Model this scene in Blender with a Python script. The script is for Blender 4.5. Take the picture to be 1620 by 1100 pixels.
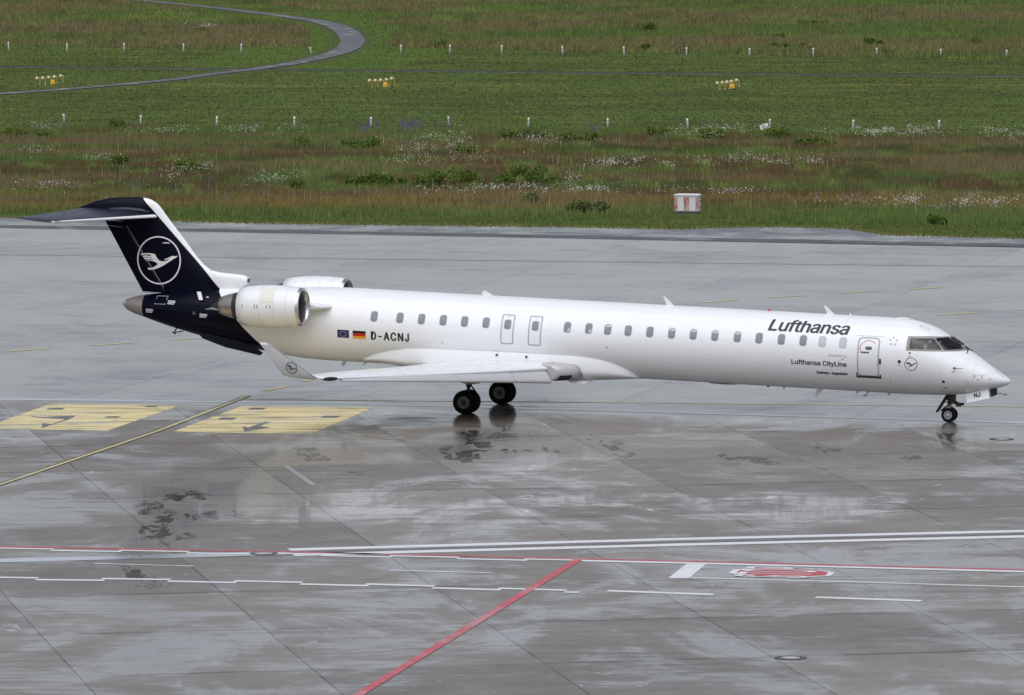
import bpy, bmesh, math, random
import numpy as np
from math import sin, cos, tan, atan, atan2, asin, sqrt, pi, radians, hypot
from mathutils import Vector, Matrix

random.seed(7)
RNG = np.random.default_rng(11)
for o in list(bpy.data.objects):
    bpy.data.objects.remove(o)
scn = bpy.context.scene
COL = scn.collection

# ------------------------------------------------------------------ camera
FPX, CAMH, YHOR = 11200.0, 22.6, -360.0          # long lens, 22.6 m above the apron
PITCH = atan((550.0 - YHOR) / FPX)
cam = bpy.data.cameras.new('camera')
cam.sensor_fit = 'HORIZONTAL'
cam.sensor_width = 36.0
cam.lens = 36.0 * FPX / 1620.0
cam.clip_start, cam.clip_end = 5.0, 12000.0
cam_ob = bpy.data.objects.new('camera', cam)
COL.objects.link(cam_ob)
cam_ob.location = (0, 0, CAMH)
cam_ob.rotation_euler = (pi / 2 - PITCH, 0, 0)
scn.camera = cam_ob

# ------------------------------------------------------------------ overcast daylight
SUN_EL, SUN_AZ = radians(62), radians(192)       # high, behind the camera, veiled by cloud
world = bpy.data.worlds.new('World')
scn.world = world
world.use_nodes = True
wn = world.node_tree
bg = wn.nodes['Background']
sky = wn.nodes.new('ShaderNodeTexSky')
sky.sky_type = 'NISHITA'
sky.sun_disc = False
sky.sun_elevation = SUN_EL
sky.sun_rotation = SUN_AZ
sky.air_density, sky.dust_density, sky.ozone_density = 1.0, 2.0, 1.0
hs = wn.nodes.new('ShaderNodeHueSaturation')
hs.inputs['Saturation'].default_value = 0.42
wn.links.new(sky.outputs[0], hs.inputs['Color'])
tint = wn.nodes.new('ShaderNodeMix')             # cool cloud cover over the whole dome
tint.data_type, tint.blend_type = 'RGBA', 'MULTIPLY'
tint.inputs[0].default_value = 1.0
tint.inputs[7].default_value = (0.99, 0.985, 1.02, 1.0)
wn.links.new(hs.outputs[0], tint.inputs[6])
wn.links.new(tint.outputs[2], bg.inputs['Color'])
bg.inputs['Strength'].default_value = 0.10
sd = bpy.data.lights.new('sun', 'SUN')
sd.energy = 1.5
sd.angle = radians(80)
sd.color = (0.97, 0.985, 1.0)
sun = bpy.data.objects.new('sun', sd)
COL.objects.link(sun)
sun.location = (0, 200, 120)
sv = Vector((sin(SUN_AZ) * cos(SUN_EL), cos(SUN_AZ) * cos(SUN_EL), sin(SUN_EL)))
sun.rotation_euler = (-sv).to_track_quat('-Z', 'Y').to_euler()
scn.view_settings.view_transform = 'Standard'
scn.view_settings.look = 'None'
scn.view_settings.exposure = 0.27
scn.view_settings.gamma = 1.0
scn.view_settings.use_curve_mapping = False

# ------------------------------------------------------------------ helpers
def G(x, y, z=0.0):
    """ground point seen at survey coordinates (x, y) of the 1620 x 1100 photograph"""
    dy = cos(PITCH) - sin(PITCH) * (y - 550.0) / FPX
    dz = -sin(PITCH) - cos(PITCH) * (y - 550.0) / FPX
    t = (z - CAMH) / dz
    return ((x - 810.0) / FPX * t, dy * t)

def link(o, parent=None):
    COL.objects.link(o)
    if parent is not None:
        o.parent = parent
    return o

def mesh(name, V, F, mat=None, parent=None, smooth=False, fix=True):
    me = bpy.data.meshes.new(name)
    me.from_pydata([tuple(v) for v in V], [], F)
    if fix:
        b = bmesh.new(); b.from_mesh(me)
        bmesh.ops.recalc_face_normals(b, faces=b.faces)
        b.to_mesh(me); b.free()
    if smooth:
        me.polygons.foreach_set('use_smooth', [len(p.vertices) <= 4 for p in me.polygons])
    if mat is not None:
        for m in (mat if isinstance(mat, (list, tuple)) else [mat]):
            me.materials.append(m)
    me.update()
    return link(bpy.data.objects.new(name, me), parent)

def from_bm(name, b, mat=None, parent=None, smooth=False):
    me = bpy.data.meshes.new(name)
    b.to_mesh(me); b.free()
    if smooth:
        me.polygons.foreach_set('use_smooth', [True] * len(me.polygons))
    if mat is not None:
        me.materials.append(mat)
    return link(bpy.data.objects.new(name, me), parent)

def tag(o, label=None, cat=None, group=None, kind=None):
    if label: o['label'] = label
    if cat: o['category'] = cat
    if group: o['group'] = group
    if kind: o['kind'] = kind
    return o

def empty(name, loc, rot=(0, 0, 0)):
    o = bpy.data.objects.new(name, None)
    o.empty_display_size = 0.3
    o.location = loc
    o.rotation_euler = rot
    return link(o)

def copy_tree(o, parent=None):
    c = o.copy()
    COL.objects.link(c)
    if parent is not None:
        c.parent = parent
    for ch in list(o.children):
        copy_tree(ch, c)
    return c

class MB:
    """collects pieces of one part"""
    def __init__(s): s.V, s.F = [], []
    def add(s, V, F):
        n = len(s.V); s.V += [tuple(v) for v in V]; s.F += [tuple(i + n for i in f) for f in F]; return s
    def box(s, a, b):
        x0, y0, z0 = a; x1, y1, z1 = b
        V = [(x0,y0,z0),(x1,y0,z0),(x1,y1,z0),(x0,y1,z0),(x0,y0,z1),(x1,y0,z1),(x1,y1,z1),(x0,y1,z1)]
        return s.add(V, [(0,3,2,1),(4,5,6,7),(0,1,5,4),(1,2,6,5),(2,3,7,6),(3,0,4,7)])
    def tube(s, p, q, r0, r1=None, n=12):
        r1 = r0 if r1 is None else r1
        p, q = Vector(p), Vector(q); d = (q - p).normalized()
        a = d.orthogonal().normalized(); b = d.cross(a)
        V = [p + (a * cos(2*pi*i/n) + b * sin(2*pi*i/n)) * r0 for i in range(n)] + [q + (a * cos(2*pi*i/n) + b * sin(2*pi*i/n)) * r1 for i in range(n)]
        F = [(i, (i+1) % n, n + (i+1) % n, n + i) for i in range(n)] + [tuple(range(n))[::-1], tuple(range(n, 2*n))]
        return s.add(V, F)
    def loft(s, rings, caps=True, close=True):
        n = len(rings[0]); V = [p for r in rings for p in r]; F = []
        for k in range(len(rings) - 1):
            for i in range(n if close else n - 1):
                j = (i + 1) % n
                F.append((k*n+i, k*n+j, (k+1)*n+j, (k+1)*n+i))
        if caps:
            F += [tuple(range(n))[::-1], tuple(range((len(rings)-1)*n, len(rings)*n))]
        return s.add(V, F)
    def lathe(s, prof, o, ax, n=32, caps=False):
        """prof: (distance along ax, radius)"""
        o, ax = Vector(o), Vector(ax).normalized(); a = ax.orthogonal().normalized(); b = ax.cross(a)
        rings = [[o + ax * d + (a * cos(2*pi*i/n) + b * sin(2*pi*i/n)) * r for i in range(n)] for d, r in prof]
        return s.loft(rings, caps=caps)
    def out(s, name, mat, parent=None, smooth=False, fix=True):
        return mesh(name, s.V, s.F, mat, parent, smooth, fix)

def pchip(X, Y, x):
    X = np.asarray(X, float); Y = np.asarray(Y, float); h = np.diff(X); d = np.diff(Y) / h
    m = np.zeros(len(X)); m[0] = d[0]; m[-1] = d[-1]
    for i in range(1, len(X) - 1):
        if d[i-1] * d[i] > 0:
            a = 2*h[i] + h[i-1]; b = h[i] + 2*h[i-1]; m[i] = (a + b) / (a/d[i-1] + b/d[i])
    i = int(min(max(np.searchsorted(X, x) - 1, 0), len(X) - 2)); t = (x - X[i]) / h[i]
    return float((2*t**3-3*t*t+1)*Y[i]+(t**3-2*t*t+t)*h[i]*m[i]+(-2*t**3+3*t*t)*Y[i+1]+(t**3-t*t)*h[i]*m[i+1])

def inside(poly, X, Y):
    """vectorised point in polygon"""
    X = np.asarray(X, float); Y = np.asarray(Y, float); r = np.zeros(X.shape, bool); n = len(poly)
    for i in range(n):
        x0, y0 = poly[i]; x1, y1 = poly[(i+1) % n]
        if y0 == y1: continue
        c = ((y0 > Y) != (y1 > Y)) & (X < (x1 - x0) * (Y - y0) / (y1 - y0) + x0)
        r ^= c
    return r

def vnoise(X, Y, sx, sy, seed):
    """value noise 0..1 with feature size sx, sy metres"""
    g = np.random.default_rng(seed).random((256, 256))
    x = np.asarray(X) / sx + 1000.0; y = np.asarray(Y) / sy + 1000.0
    i = np.floor(x).astype(int); j = np.floor(y).astype(int); fx = x - i; fy = y - j
    fx = fx*fx*(3-2*fx); fy = fy*fy*(3-2*fy); a = lambda p, q: g[p % 256, q % 256]
    return (a(i,j)*(1-fx)*(1-fy) + a(i+1,j)*fx*(1-fy) + a(i,j+1)*(1-fx)*fy + a(i+1,j+1)*fx*fy)

def fnoise(X, Y, sx, sy, seed):
    return 0.55*vnoise(X,Y,sx,sy,seed) + 0.3*vnoise(X,Y,sx/2.1,sy/2.1,seed+1) + 0.15*vnoise(X,Y,sx/4.3,sy/4.3,seed+2)

# ------------------------------------------------------------------ materials
class NT:
    def __init__(s, name):
        s.m = bpy.data.materials.new(name); s.m.use_nodes = True; s.t = s.m.node_tree
        s.b = s.t.nodes['Principled BSDF']; s.o = s.t.nodes['Material Output']
    def n(s, typ, ins=None, **kw):
        x = s.t.nodes.new(typ)
        for k, v in kw.items(): setattr(x, k, v)
        for k, v in (ins or {}).items():
            if hasattr(v, 'node'): s.t.links.new(v, x.inputs[k])
            else: x.inputs[k].default_value = v
        return x
    def math(s, op, a, b=0.0, c=0.0, clamp=False):
        x = s.n('ShaderNodeMath', {0: a, 1: b, 2: c}, operation=op, use_clamp=clamp); return x.outputs[0]
    def ramp(s, f, a, b, lo=0.0, hi=1.0):
        x = s.n('ShaderNodeMapRange', {'Value': f, 'From Min': a, 'From Max': b, 'To Min': lo, 'To Max': hi}, interpolation_type='SMOOTHSTEP'); return x.outputs[0]
    def mix(s, f, a, b, blend='MIX'):
        x = s.n('ShaderNodeMix', data_type='RGBA', blend_type=blend)
        for k, v in ((0, f), (6, a), (7, b)):
            if hasattr(v, 'node'): s.t.links.new(v, x.inputs[k])
            else: x.inputs[k].default_value = v
        return x.outputs[2]
    def noise(s, vec, scale, detail=4.0, rough=0.55, dist=0.0):
        return s.n('ShaderNodeTexNoise', {'Vector': vec, 'Scale': scale, 'Detail': detail, 'Roughness': rough, 'Distortion': dist}).outputs[0]
    def mapping(s, vec, rot=0.0, scale=(1, 1, 1)):
        return s.n('ShaderNodeMapping', {'Vector': vec, 'Rotation': (0, 0, rot), 'Scale': scale}).outputs[0]
    def set(s, **kw):
        for k, v in kw.items():
            k = k.replace('_', ' ')
            if hasattr(v, 'node'): s.t.links.new(v, s.b.inputs[k])
            else: s.b.inputs[k].default_value = v
        return s
    def bump(s, h, strength=0.2, dist=0.02):
        s.t.links.new(s.n('ShaderNodeBump', {'Height': h, 'Strength': strength, 'Distance': dist}).outputs[0], s.b.inputs['Normal'])

def c4(r, g=None, b=None):
    return (r, r, r, 1.0) if g is None else (r, g, b, 1.0)

def plain(name, col, rough=0.5, metal=0.0, var=0.12, scale=6.0, coat=0.0):
    """one-colour surface with slight mottling and uneven gloss"""
    t = NT(name); v = t.n('ShaderNodeTexCoord').outputs['Object']; f = t.noise(v, scale, 5)
    a = c4(*[x * (1 - var) for x in col]); b = c4(*[min(1, x * (1 + var)) for x in col])
    t.set(Base_Color=t.mix(f, a, b), Metallic=metal, Roughness=t.ramp(f, 0.2, 0.8, max(0.02, rough - .06), rough + .06))
    if coat: t.set(Coat_Weight=coat, Coat_Roughness=0.04)
    return t.m

def concrete(name, base, base2, film_lo, film_hi, rough_dry, ang, joint=1.0, wet_scale=0.16, pud=(.60, .66), rough_wet=.13, gully=None, coat=.5):
    """rain-wet paving: dry-ish concrete, a thin film of water in patches, a few standing puddles"""
    t = NT(name); pos = t.n('ShaderNodeNewGeometry').outputs['Position']; rnd = t.n('ShaderNodeObjectInfo').outputs['Random']
    vA = t.mapping(pos, -radians(ang))
    big = t.noise(vA, 0.11, 6, 0.6); grain = t.noise(pos, 9.0, 6, 0.7); mott = t.noise(vA, 0.9, 6, 0.65, 0.6)
    col = t.mix(t.ramp(big, .3, .7), c4(*base), c4(*base2))
    col = t.mix(t.math('MULTIPLY', t.ramp(mott, .38, .72), 0.30), col, c4(*[x * 0.66 for x in base]))
    col = t.mix(0.30, col, t.mix(grain, c4(0.02), c4(0.98)), 'SOFT_LIGHT')
    k = t.ramp(rnd, 0, 1, 0.85, 1.13)
    col = t.mix(1.0, col, t.n('ShaderNodeCombineColor', {0: k, 1: k, 2: k}).outputs[0], 'MULTIPLY')
    # tyre-brushed streaks along the lanes
    st = t.noise(t.mapping(pos, -radians(ang), (0.16, 3.2, 1)), 1.0, 7, 0.72)
    lane = t.ramp(t.noise(vA, 0.07, 3), .46, .60)
    sk = t.math('MULTIPLY', t.ramp(st, .46, .64), lane)
    col = t.mix(t.math('MULTIPLY', sk, 0.55), col, c4(*[x * 0.62 for x in base]))
    # water
    w0 = t.noise(t.mapping(pos, -radians(ang), (1.0, 0.6, 1)), wet_scale, 10, 0.68, 0.7)
    w1 = t.noise(t.mapping(pos, -radians(ang)-.5, (0.5, 1.5, 1)), 0.8, 8, 0.72, .4)
    ww = t.math('ADD', t.math('MULTIPLY', w0, 0.66), t.math('ADD', t.math('MULTIPLY', w1, 0.28), t.math('MULTIPLY', rnd, 0.06)))
    film = t.math('SUBTRACT', t.ramp(ww, film_lo, film_hi), t.math('MULTIPLY', sk, .5), clamp=True)
    w2 = t.noise(t.mapping(pos, .35, (1.0, 0.7, 1)), 0.75, 9, 0.70, 1.2)
    pool = t.ramp(t.math('ADD', t.math('MULTIPLY', w2, .8), t.math('MULTIPLY', w0, .2)), pud[0], pud[1])
    if joint:
        uv = t.n('ShaderNodeUVMap').outputs[0]; sx = t.n('ShaderNodeSeparateXYZ', {0: uv})
        wob = t.math('MULTIPLY', t.math('SUBTRACT', t.noise(pos, 1.7, 4), 0.5), 0.10)
        du = t.math('ADD', sx.outputs[0], t.math('MULTIPLY', wob, 0.3)); dv = t.math('ADD', sx.outputs[1], wob)
        e = t.math('MAXIMUM', t.ramp(du, 0.0, 0.06, 0.42, 0.0), t.ramp(dv, 0.03, 0.20, 0.75, 0.0))
        e = t.math('MULTIPLY', e, t.ramp(t.noise(pos, 0.35, 4), .35, .6, .15 * joint, joint))
        col = t.mix(e, col, c4(0.03, 0.026, 0.022))
        # run-off follows the joints in places
        edge = t.math('MULTIPLY', t.ramp(sx.outputs[0], 0.05, 0.9, .9, 0.0), t.ramp(t.noise(pos, 0.23, 6, .6), .50, .60))
        film = t.math('MAXIMUM', film, edge)
    if gully:       # water gathers towards the slot drain
        sp = t.n('ShaderNodeSeparateXYZ', {0: pos})
        dd = t.math('ABSOLUTE', t.math('SUBTRACT', t.math('ADD', t.math('MULTIPLY', sp.outputs[0], gully[0]), t.math('MULTIPLY', sp.outputs[1], gully[1])), gully[2]))
        near = t.math('ADD', t.ramp(dd, 0.0, gully[3], .75, 0.0), t.math('MULTIPLY', t.math('SUBTRACT', w0, .5), 1.6))
        film = t.math('MAXIMUM', film, t.ramp(near, .38, .75, 0.0, .85))
        pool = t.math('MAXIMUM', pool, t.ramp(t.math('ADD', near, t.math('MULTIPLY', t.math('SUBTRACT', w2, .5), 1.6)), .80, 1.0))
    wet = t.math('MAXIMUM', film, pool)
    col = t.mix(t.math('MULTIPLY', wet, 0.30), col, c4(0.04, 0.04, 0.042))
    t.set(Base_Color=col, IOR=1.45, Coat_Weight=t.math('MULTIPLY', wet, coat), Coat_Roughness=.05, Coat_IOR=1.33)
    ra = t.ramp(t.noise(vA, 0.5, 6, .7), .3, .7, rough_dry - .06, rough_dry + .08)
    def fmix(f, a, b):
        r = t.n('ShaderNodeMix', {0: f}, data_type='FLOAT')
        for q, v in ((2, a), (3, b)):
            if hasattr(v, 'node'): t.t.links.new(v, r.inputs[q])
            else: r.inputs[q].default_value = v
        return r.outputs[0]
    t.set(Roughness=fmix(pool, fmix(film, ra, rough_wet), .075))
    h = t.math('MULTIPLY', t.math('SUBTRACT', 1.0, wet), t.noise(pos, 14, 5, .7))
    t.bump(h, 0.35, 0.004)
    return t.m

def paint(name, col, wear=0.45, under=(0.11, 0.105, 0.10), wscale=1.2, ang=12.0, rough=0.5, streak=True):
    t = NT(name); pos = t.n('ShaderNodeNewGeometry').outputs['Position']
    f = t.noise(t.mapping(pos, -radians(ang), (0.5, 2.4, 1) if streak else (1, 1, 1)), wscale, 8, 0.72)
    g = t.noise(pos, 11, 4, .7)
    k = t.ramp(t.math('ADD', t.math('MULTIPLY', f, .8), t.math('MULTIPLY', g, .2)), 1 - wear - .10, 1 - wear + .10)
    c = t.mix(t.noise(pos, 2.0, 4), c4(*[x * .82 for x in col]), c4(*col))
    t.set(Base_Color=t.mix(k, c, c4(*under)), Roughness=t.ramp(t.noise(pos, .4, 6, .65), .45, .6, rough, .25), IOR=1.4)
    return t.m

M = {}
M['slab_near'] = concrete('brown_concrete', (0.168, 0.143, 0.118), (0.222, 0.196, 0.168), .46, .57, .42, 12.5, pud=(.60, .645), rough_wet=.20, gully=(.2485, .9686, 242.5, 9.0), coat=.40, joint=1.0)
M['slab_far'] = concrete('grey_concrete', (0.190, 0.184, 0.180), (0.235, 0.228, 0.224), .34, .56, .27, -12.0, joint=.5, pud=(.56,.66), rough_wet=.12, gully=(.2485, .9686, 242.5, 7.0), coat=.15)
M['asphalt'] = concrete('wet_asphalt', (0.052, 0.054, 0.058), (0.075, 0.078, 0.082), .43, .60, .28, -16.0, joint=0)
M['asphalt_dark'] = concrete('dark_asphalt', (0.040, 0.042, 0.045), (0.055, 0.057, 0.060), .50, .66, .42, -16.0, joint=0)
M['joint'] = plain('joint_filler', (0.035, 0.03, 0.027), 0.5)
M['road'] = concrete('field_road', (0.085, 0.085, 0.088), (0.075, 0.075, 0.078), .50, .62, .46, 0.0, joint=0, wet_scale=.3)
M['white_line'] = paint('white_road_paint', (0.78, 0.79, 0.80), .34)
M['white_worn'] = paint('worn_white_paint', (0.74, 0.75, 0.76), .42)
M['grey_line'] = paint('faded_grey_paint', (0.34, 0.33, 0.32), .40)
M['red_line'] = paint('red_road_paint', (0.50, 0.060, 0.075), .38)
M['red_worn'] = paint('worn_red_paint', (0.50, 0.075, 0.085), .40)
M['red_diag'] = paint('pinkish_red_paint', (0.56, 0.10, 0.12), .42)
M['pad_dark'] = paint('grey_sign_paint', (0.13, 0.13, 0.14), .42)
M['yellow_line'] = paint('yellow_road_paint', (0.64, 0.53, 0.23), .40, rough=.45)
M['yellow_pad'] = paint('worn_yellow_pad', (0.84, 0.70, 0.34), .45, wscale=.55, rough=.5)
M['black_line'] = paint('black_border_paint', (0.035, 0.035, 0.04), .36)
M['drain_iron'] = plain('wet_drain_iron', (0.05, 0.05, 0.05), .3, .3)
M['steel_strip'] = plain('wet_channel', (0.38, 0.41, 0.45), .10, 0.0)
M['iron'] = plain('cast_iron', (0.03, 0.03, 0.032), .35, .5)
M['concrete_lid'] = plain('pale_concrete_lid', (0.42, 0.42, 0.41), .5, 0, .2)

def grass_mat(name):
    t = NT(name); a = t.n('ShaderNodeVertexColor', layer_name='Col').outputs[0]
    t.set(Base_Color=a, Roughness=0.75, Specular_IOR_Level=0.2)
    return t.m
M['blades'] = grass_mat('grass_blades')
def soil():
    t = NT('grass_floor'); p = t.n('ShaderNodeNewGeometry').outputs['Position']
    f = t.noise(t.mapping(p, 0, (.25, .12, 1)), 1.0, 8, .65); g = t.noise(p, 5, 5, .7)
    c = t.mix(t.ramp(f, .3, .7), c4(.066, .098, .028), c4(.085, .108, .036))
    t.set(Base_Color=t.mix(t.math('MULTIPLY', g, .6), c, c4(.048, .066, .021)), Roughness=.9, Specular_IOR_Level=.1); t.bump(g, .6, .05)
    return t.m
M['soil'] = soil()

def clip_poly(poly, p, q):
    """keep the part of poly to the right of the directed line p -> q"""
    out = []; n = len(poly)
    s = lambda a: (q[0]-p[0])*(a[1]-p[1]) - (q[1]-p[1])*(a[0]-p[0])
    for i in range(n):
        a, b = poly[i], poly[(i+1) % n]; sa, sb = s(a), s(b)
        if sa <= 0: out.append(a)
        if sa * sb < 0:
            k = sa / (sa - sb); out.append((a[0]+(b[0]-a[0])*k, a[1]+(b[1]-a[1])*k))
    return out

# ------------------------------------------------------------------ ground
R0 = 6000.0
tag(mesh('grass_field', [(-R0, -R0, -.06), (R0, -R0, -.06), (R0, R0, -.06), (-R0, R0, -.06)], [(0, 1, 2, 3)], M['soil']), kind='structure')

grass_edge = [(-400, 332), (-150, 341), (0, 343.5), (270, 350), (540, 355), (900, 359), (1080, 362), (1130, 360), (1250, 359), (1340, 361.5), (1400, 371), (1620, 377), (1770, 380), (2100, 387)]
GE = [G(*p) for p in grass_edge]
asph_low = [(-400, 352), (0, 361), (810, 376), (1620, 391), (2100, 400)]
AL = [G(*p) for p in asph_low]
base_pts = [(x, y, -.022) for x, y in GE] + [(60, 60, -.022), (-60, 60, -.022)]
apron = tag(mesh('apron', base_pts, [tuple(range(len(base_pts)))], M['joint']), kind='structure')
sh = [(x, y, .0) for x, y in GE] + [(x, y, .0) for x, y in AL[::-1]]
tag(mesh('asphalt_shoulder', sh, [tuple(range(len(sh)))], M['asphalt']), kind='structure')

dk = [(x, y-5.2) for x, y in asph_low]
tag(mesh('asphalt_seam', [(*G(x, y), .004) for x, y in dk] + [(*G(x, y-.4), .004) for x, y in asph_low[::-1]], [tuple(range(2*len(dk)))], M['asphalt_dark']), kind='structure')

def slab_mesh(poly, cell_o, ex, ey, la, lb):
    """one cast slab: top, sides, UV = distance to the nearest joint (m)"""
    n = len(poly); cx = sum(p[0] for p in poly)/n; cy = sum(p[1] for p in poly)/n
    b = bmesh.new(); uvl = b.loops.layers.uv.new('UVMap')
    NX = 8
    # top as a small grid so that the joint distance interpolates: bisect along the joint bands
    top = b.faces.new([b.verts.new((p[0]-cx, p[1]-cy, 0)) for p in poly])
    for d, L in ((0, la), (1, lb)):
        e = (ex, ey)[d]; o2 = (ex, ey)[1-d]
        nrm = Vector((-o2[1], o2[0], 0)).normalized()
        if nrm.dot(Vector((e[0], e[1], 0))) < 0: nrm = -nrm
        for s in (0.5, L/2, L-0.5):
            pt = Vector((cell_o[0]+e[0]*s-cx, cell_o[1]+e[1]*s-cy, 0))
            bmesh.ops.bisect_plane(b, geom=b.verts[:]+b.edges[:]+b.faces[:], plane_co=pt, plane_no=nrm)
    for f in b.faces:
        for l in f.loops:
            rx = l.vert.co.x+cx-cell_o[0]; ry = l.vert.co.y+cy-cell_o[1]
            det = ex[0]*ey[1]-ex[1]*ey[0]
            a = (rx*ey[1]-ry*ey[0])/det; c = (ex[0]*ry-ex[1]*rx)/det
            l[uvl].uv = (min(a, la-a), min(c, lb-c))
    r = bmesh.ops.extrude_edge_only(b, edges=[e for e in b.edges if e.is_boundary])
    for v in r['geom']:
        if isinstance(v, bmesh.types.BMVert): v.co.z -= .02
    bmesh.ops.recalc_face_normals(b, faces=b.faces)
    me = bpy.data.meshes.new('concrete_slab'); b.to_mesh(me); b.free()
    return me, (cx, cy)

drain = [(-300, 624), (0, 631.7), (540, 638), (1080, 653), (1620, 669), (1900, 678)]
DR = [G(*p) for p in drain]
def in_view(poly, m=90):
    xs = []; ys = []
    for x, y in poly:
        z = y*cos(PITCH) + (CAMH)*sin(PITCH); xs.append(810 + FPX*x/z); ys.append(550 - FPX*(-CAMH*cos(PITCH) + y*sin(PITCH))/z)
    return max(xs) > -m and min(xs) < 1620+m and max(ys) > 300 and min(ys) < 1100+m*1.2

def slabs(angA, angB, sa, sb, oa, ob, ka, kb, mat, clips, gap, zt=0.0):
    eA = (cos(radians(angA)), sin(radians(angA))); eB = (cos(radians(angB)), sin(radians(angB)))
    det = eA[0]*eB[1]-eA[1]*eB[0]
    cache = {}; cnt = 0
    for i in range(*ka):
        for j in range(*kb):
            o = (oa[0]+eA[0]*sa*i+eB[0]*sb*j, oa[1]+eA[1]*sa*i+eB[1]*sb*j)
            la, lb = sa-gap, sb-gap; o = (o[0]+(eA[0]+eB[0])*gap/2, o[1]+(eA[1]+eB[1])*gap/2)
            full = [o, (o[0]+eA[0]*la, o[1]+eA[1]*la), (o[0]+eA[0]*la+eB[0]*lb, o[1]+eA[1]*la+eB[1]*lb), (o[0]+eB[0]*lb, o[1]+eB[1]*lb)]
            poly = full
            for p, q in clips:
                poly = clip_poly(poly, p, q)
                if len(poly) < 3: break
            if len(poly) < 3 or not in_view(poly): continue
            ar = abs(sum(poly[k][0]*poly[(k+1) % len(poly)][1]-poly[(k+1) % len(poly)][0]*poly[k][1] for k in range(len(poly))))/2
            if ar < .05: continue
            if poly == full and 'full' in cache:
                me = cache['full']; c = (sum(p[0] for p in full)/4, sum(p[1] for p in full)/4)
            else:
                me, c = slab_mesh(poly, o, eA, eB, la, lb); me.materials.append(mat)
                if poly == full: cache['full'] = me
            ob_ = link(bpy.data.objects.new('concrete_slab', me), apron)
            ob_.location = (c[0], c[1], zt)
            cnt += 1
    return cnt

# near field: joints surveyed from the photograph, 5.98 m x 8.62 m bays, laid up to the slot drain
A0, B0 = radians(10.05), radians(12.5)
def cross_ab(a, c):
    # x cosA0 + y sinA0 = a ; -x sinB0 + y cosB0 = c
    d = cos(A0)*cos(B0)+sin(A0)*sin(B0)
    return ((a*cos(B0)-c*sin(A0))/d, (cos(A0)*c+sin(B0)*a)/d)
o00 = cross_ab(26.05, 217.6)
sA = 5.98 / cos(radians(12.5-10.05)); sB = 8.62 / cos(radians(12.5-10.05))
near_clip = [(DR[k], DR[k+1]) for k in range(len(DR)-1)]
n1 = slabs(12.5, 100.05, sA, sB, o00, 0, (-8, 10), (-7, 6), M['slab_near'], near_clip, .014)
# far field: bays square to the taxiway edge, between the drain and the asphalt shoulder
fo = G(951, 645)
far_clip = [(G(1900, 680), G(-300, 626.5))] + [(AL[0], AL[2]), (AL[2], AL[4])]
n2 = slabs(-12.0, 76.0, 9.5, 8.2, fo, 0, (-8, 8), (-4, 16), M['slab_far'], far_clip, .014, -.003)
print('slabs', n1, n2)

# ------------------------------------------------------------------ apron markings (sheets 4 mm up)
def sheet(name, polys, mat, z=.004, label=None):
    V = []; F = []
    for P in polys:
        n = len(V); V += [(*G(x, y), z) for x, y in P]; F.append(tuple(range(n, n+len(P))))
    o = mesh(name, V, F, mat, apron, fix=False)
    b = bmesh.new(); b.from_mesh(o.data)
    bmesh.ops.recalc_face_normals(b, faces=b.faces)
    for f in b.faces:
        if f.normal.z < 0: f.normal_flip()
    b.to_mesh(o.data); b.free()
    if label: o['label'] = label
    return o
def strip(pts, w):
    """ribbon of width w metres along surveyed points -> list of quads in ground metres"""
    P = [G(*p) for p in pts]; L = []; 
    ws = w if isinstance(w, (list, tuple)) else [w]*len(P)
    for i in range(len(P)):
        w = ws[i]; a = P[max(i-1, 0)]; b = P[min(i+1, len(P)-1)]; d = hypot(b[0]-a[0], b[1]-a[1]); nx, ny = -(b[1]-a[1])/d*w/2, (b[0]-a[0])/d*w/2
        L.append(((P[i][0]+nx, P[i][1]+ny), (P[i][0]-nx, P[i][1]-ny)))
    return [[L[i][0], L[i][1], L[i+1][1], L[i+1][0]] for i in range(len(L)-1)]
def gsheet(name, quads, mat, z=.004, parent=apron, label=None):
    V = []; F = []
    for P in quads:
        n = len(V); V += [(x, y, z) for x, y in P]; F.append(tuple(range(n, n+len(P))))
    o = mesh(name, V, F, mat, parent, fix=False)
    b = bmesh.new(); b.from_mesh(o.data); bmesh.ops.remove_doubles(b, verts=b.verts, dist=1e-4)
    for f in b.faces:
        f.normal_update()
        if f.normal.z < 0: f.normal_flip()
    b.to_mesh(o.data); b.free()
    if label: o['label'] = label
    return o

# slot drain strip between the two fields
gsheet('drainage_channel', strip(drain, .60), M['steel_strip'], .003, label='pale wet drainage channel behind the wheels')
# yellow stand pads with dark signs
def along(A, B, k): return (A[0]+(B[0]-A[0])*k, A[1]+(B[1]-A[1])*k)
PADS = [([(80, 639), (287, 641.3), (170, 681.7), (-30, 678.5)], [[(78, 645.5), (104, 645.5), (98, 648.5), (72, 648.5)], [(232, 642), (250, 642), (247, 644.5), (229, 644.5)], [(170, 659), (192, 659), (186, 661), (164, 661)]],
         [[(43, 657.5), (62, 660), (120, 658), (112, 663), (80, 673), (66, 677.5), (67, 670), (82, 671.5), (104, 663.5), (60, 661.5)]], ),
        ([(383, 642.7), (591, 645.2), (492, 687.3), (273, 683.3)], [[(397, 645.5), (422, 645.5), (416, 648.5), (391, 648.5)], [(513, 658), (540, 658.3), (532, 661.5), (506, 661.2)], [(350, 661), (376, 661), (368, 664.5), (342, 664)]],
         [[(418, 667.5), (427, 667.8), (411, 674.6), (429, 676.6), (387, 683.5), (383.5, 675), (393, 677)]])]
for k, (pad, rects, arr) in enumerate(PADS):
    sheet('yellow_ground_sign', [pad], M['yellow_pad'], .004)
    sheet('ground_sign_block', rects, M['pad_dark'], .008)
    sheet('ground_sign_arrow', arr, M['pad_dark'], .008)
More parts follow.
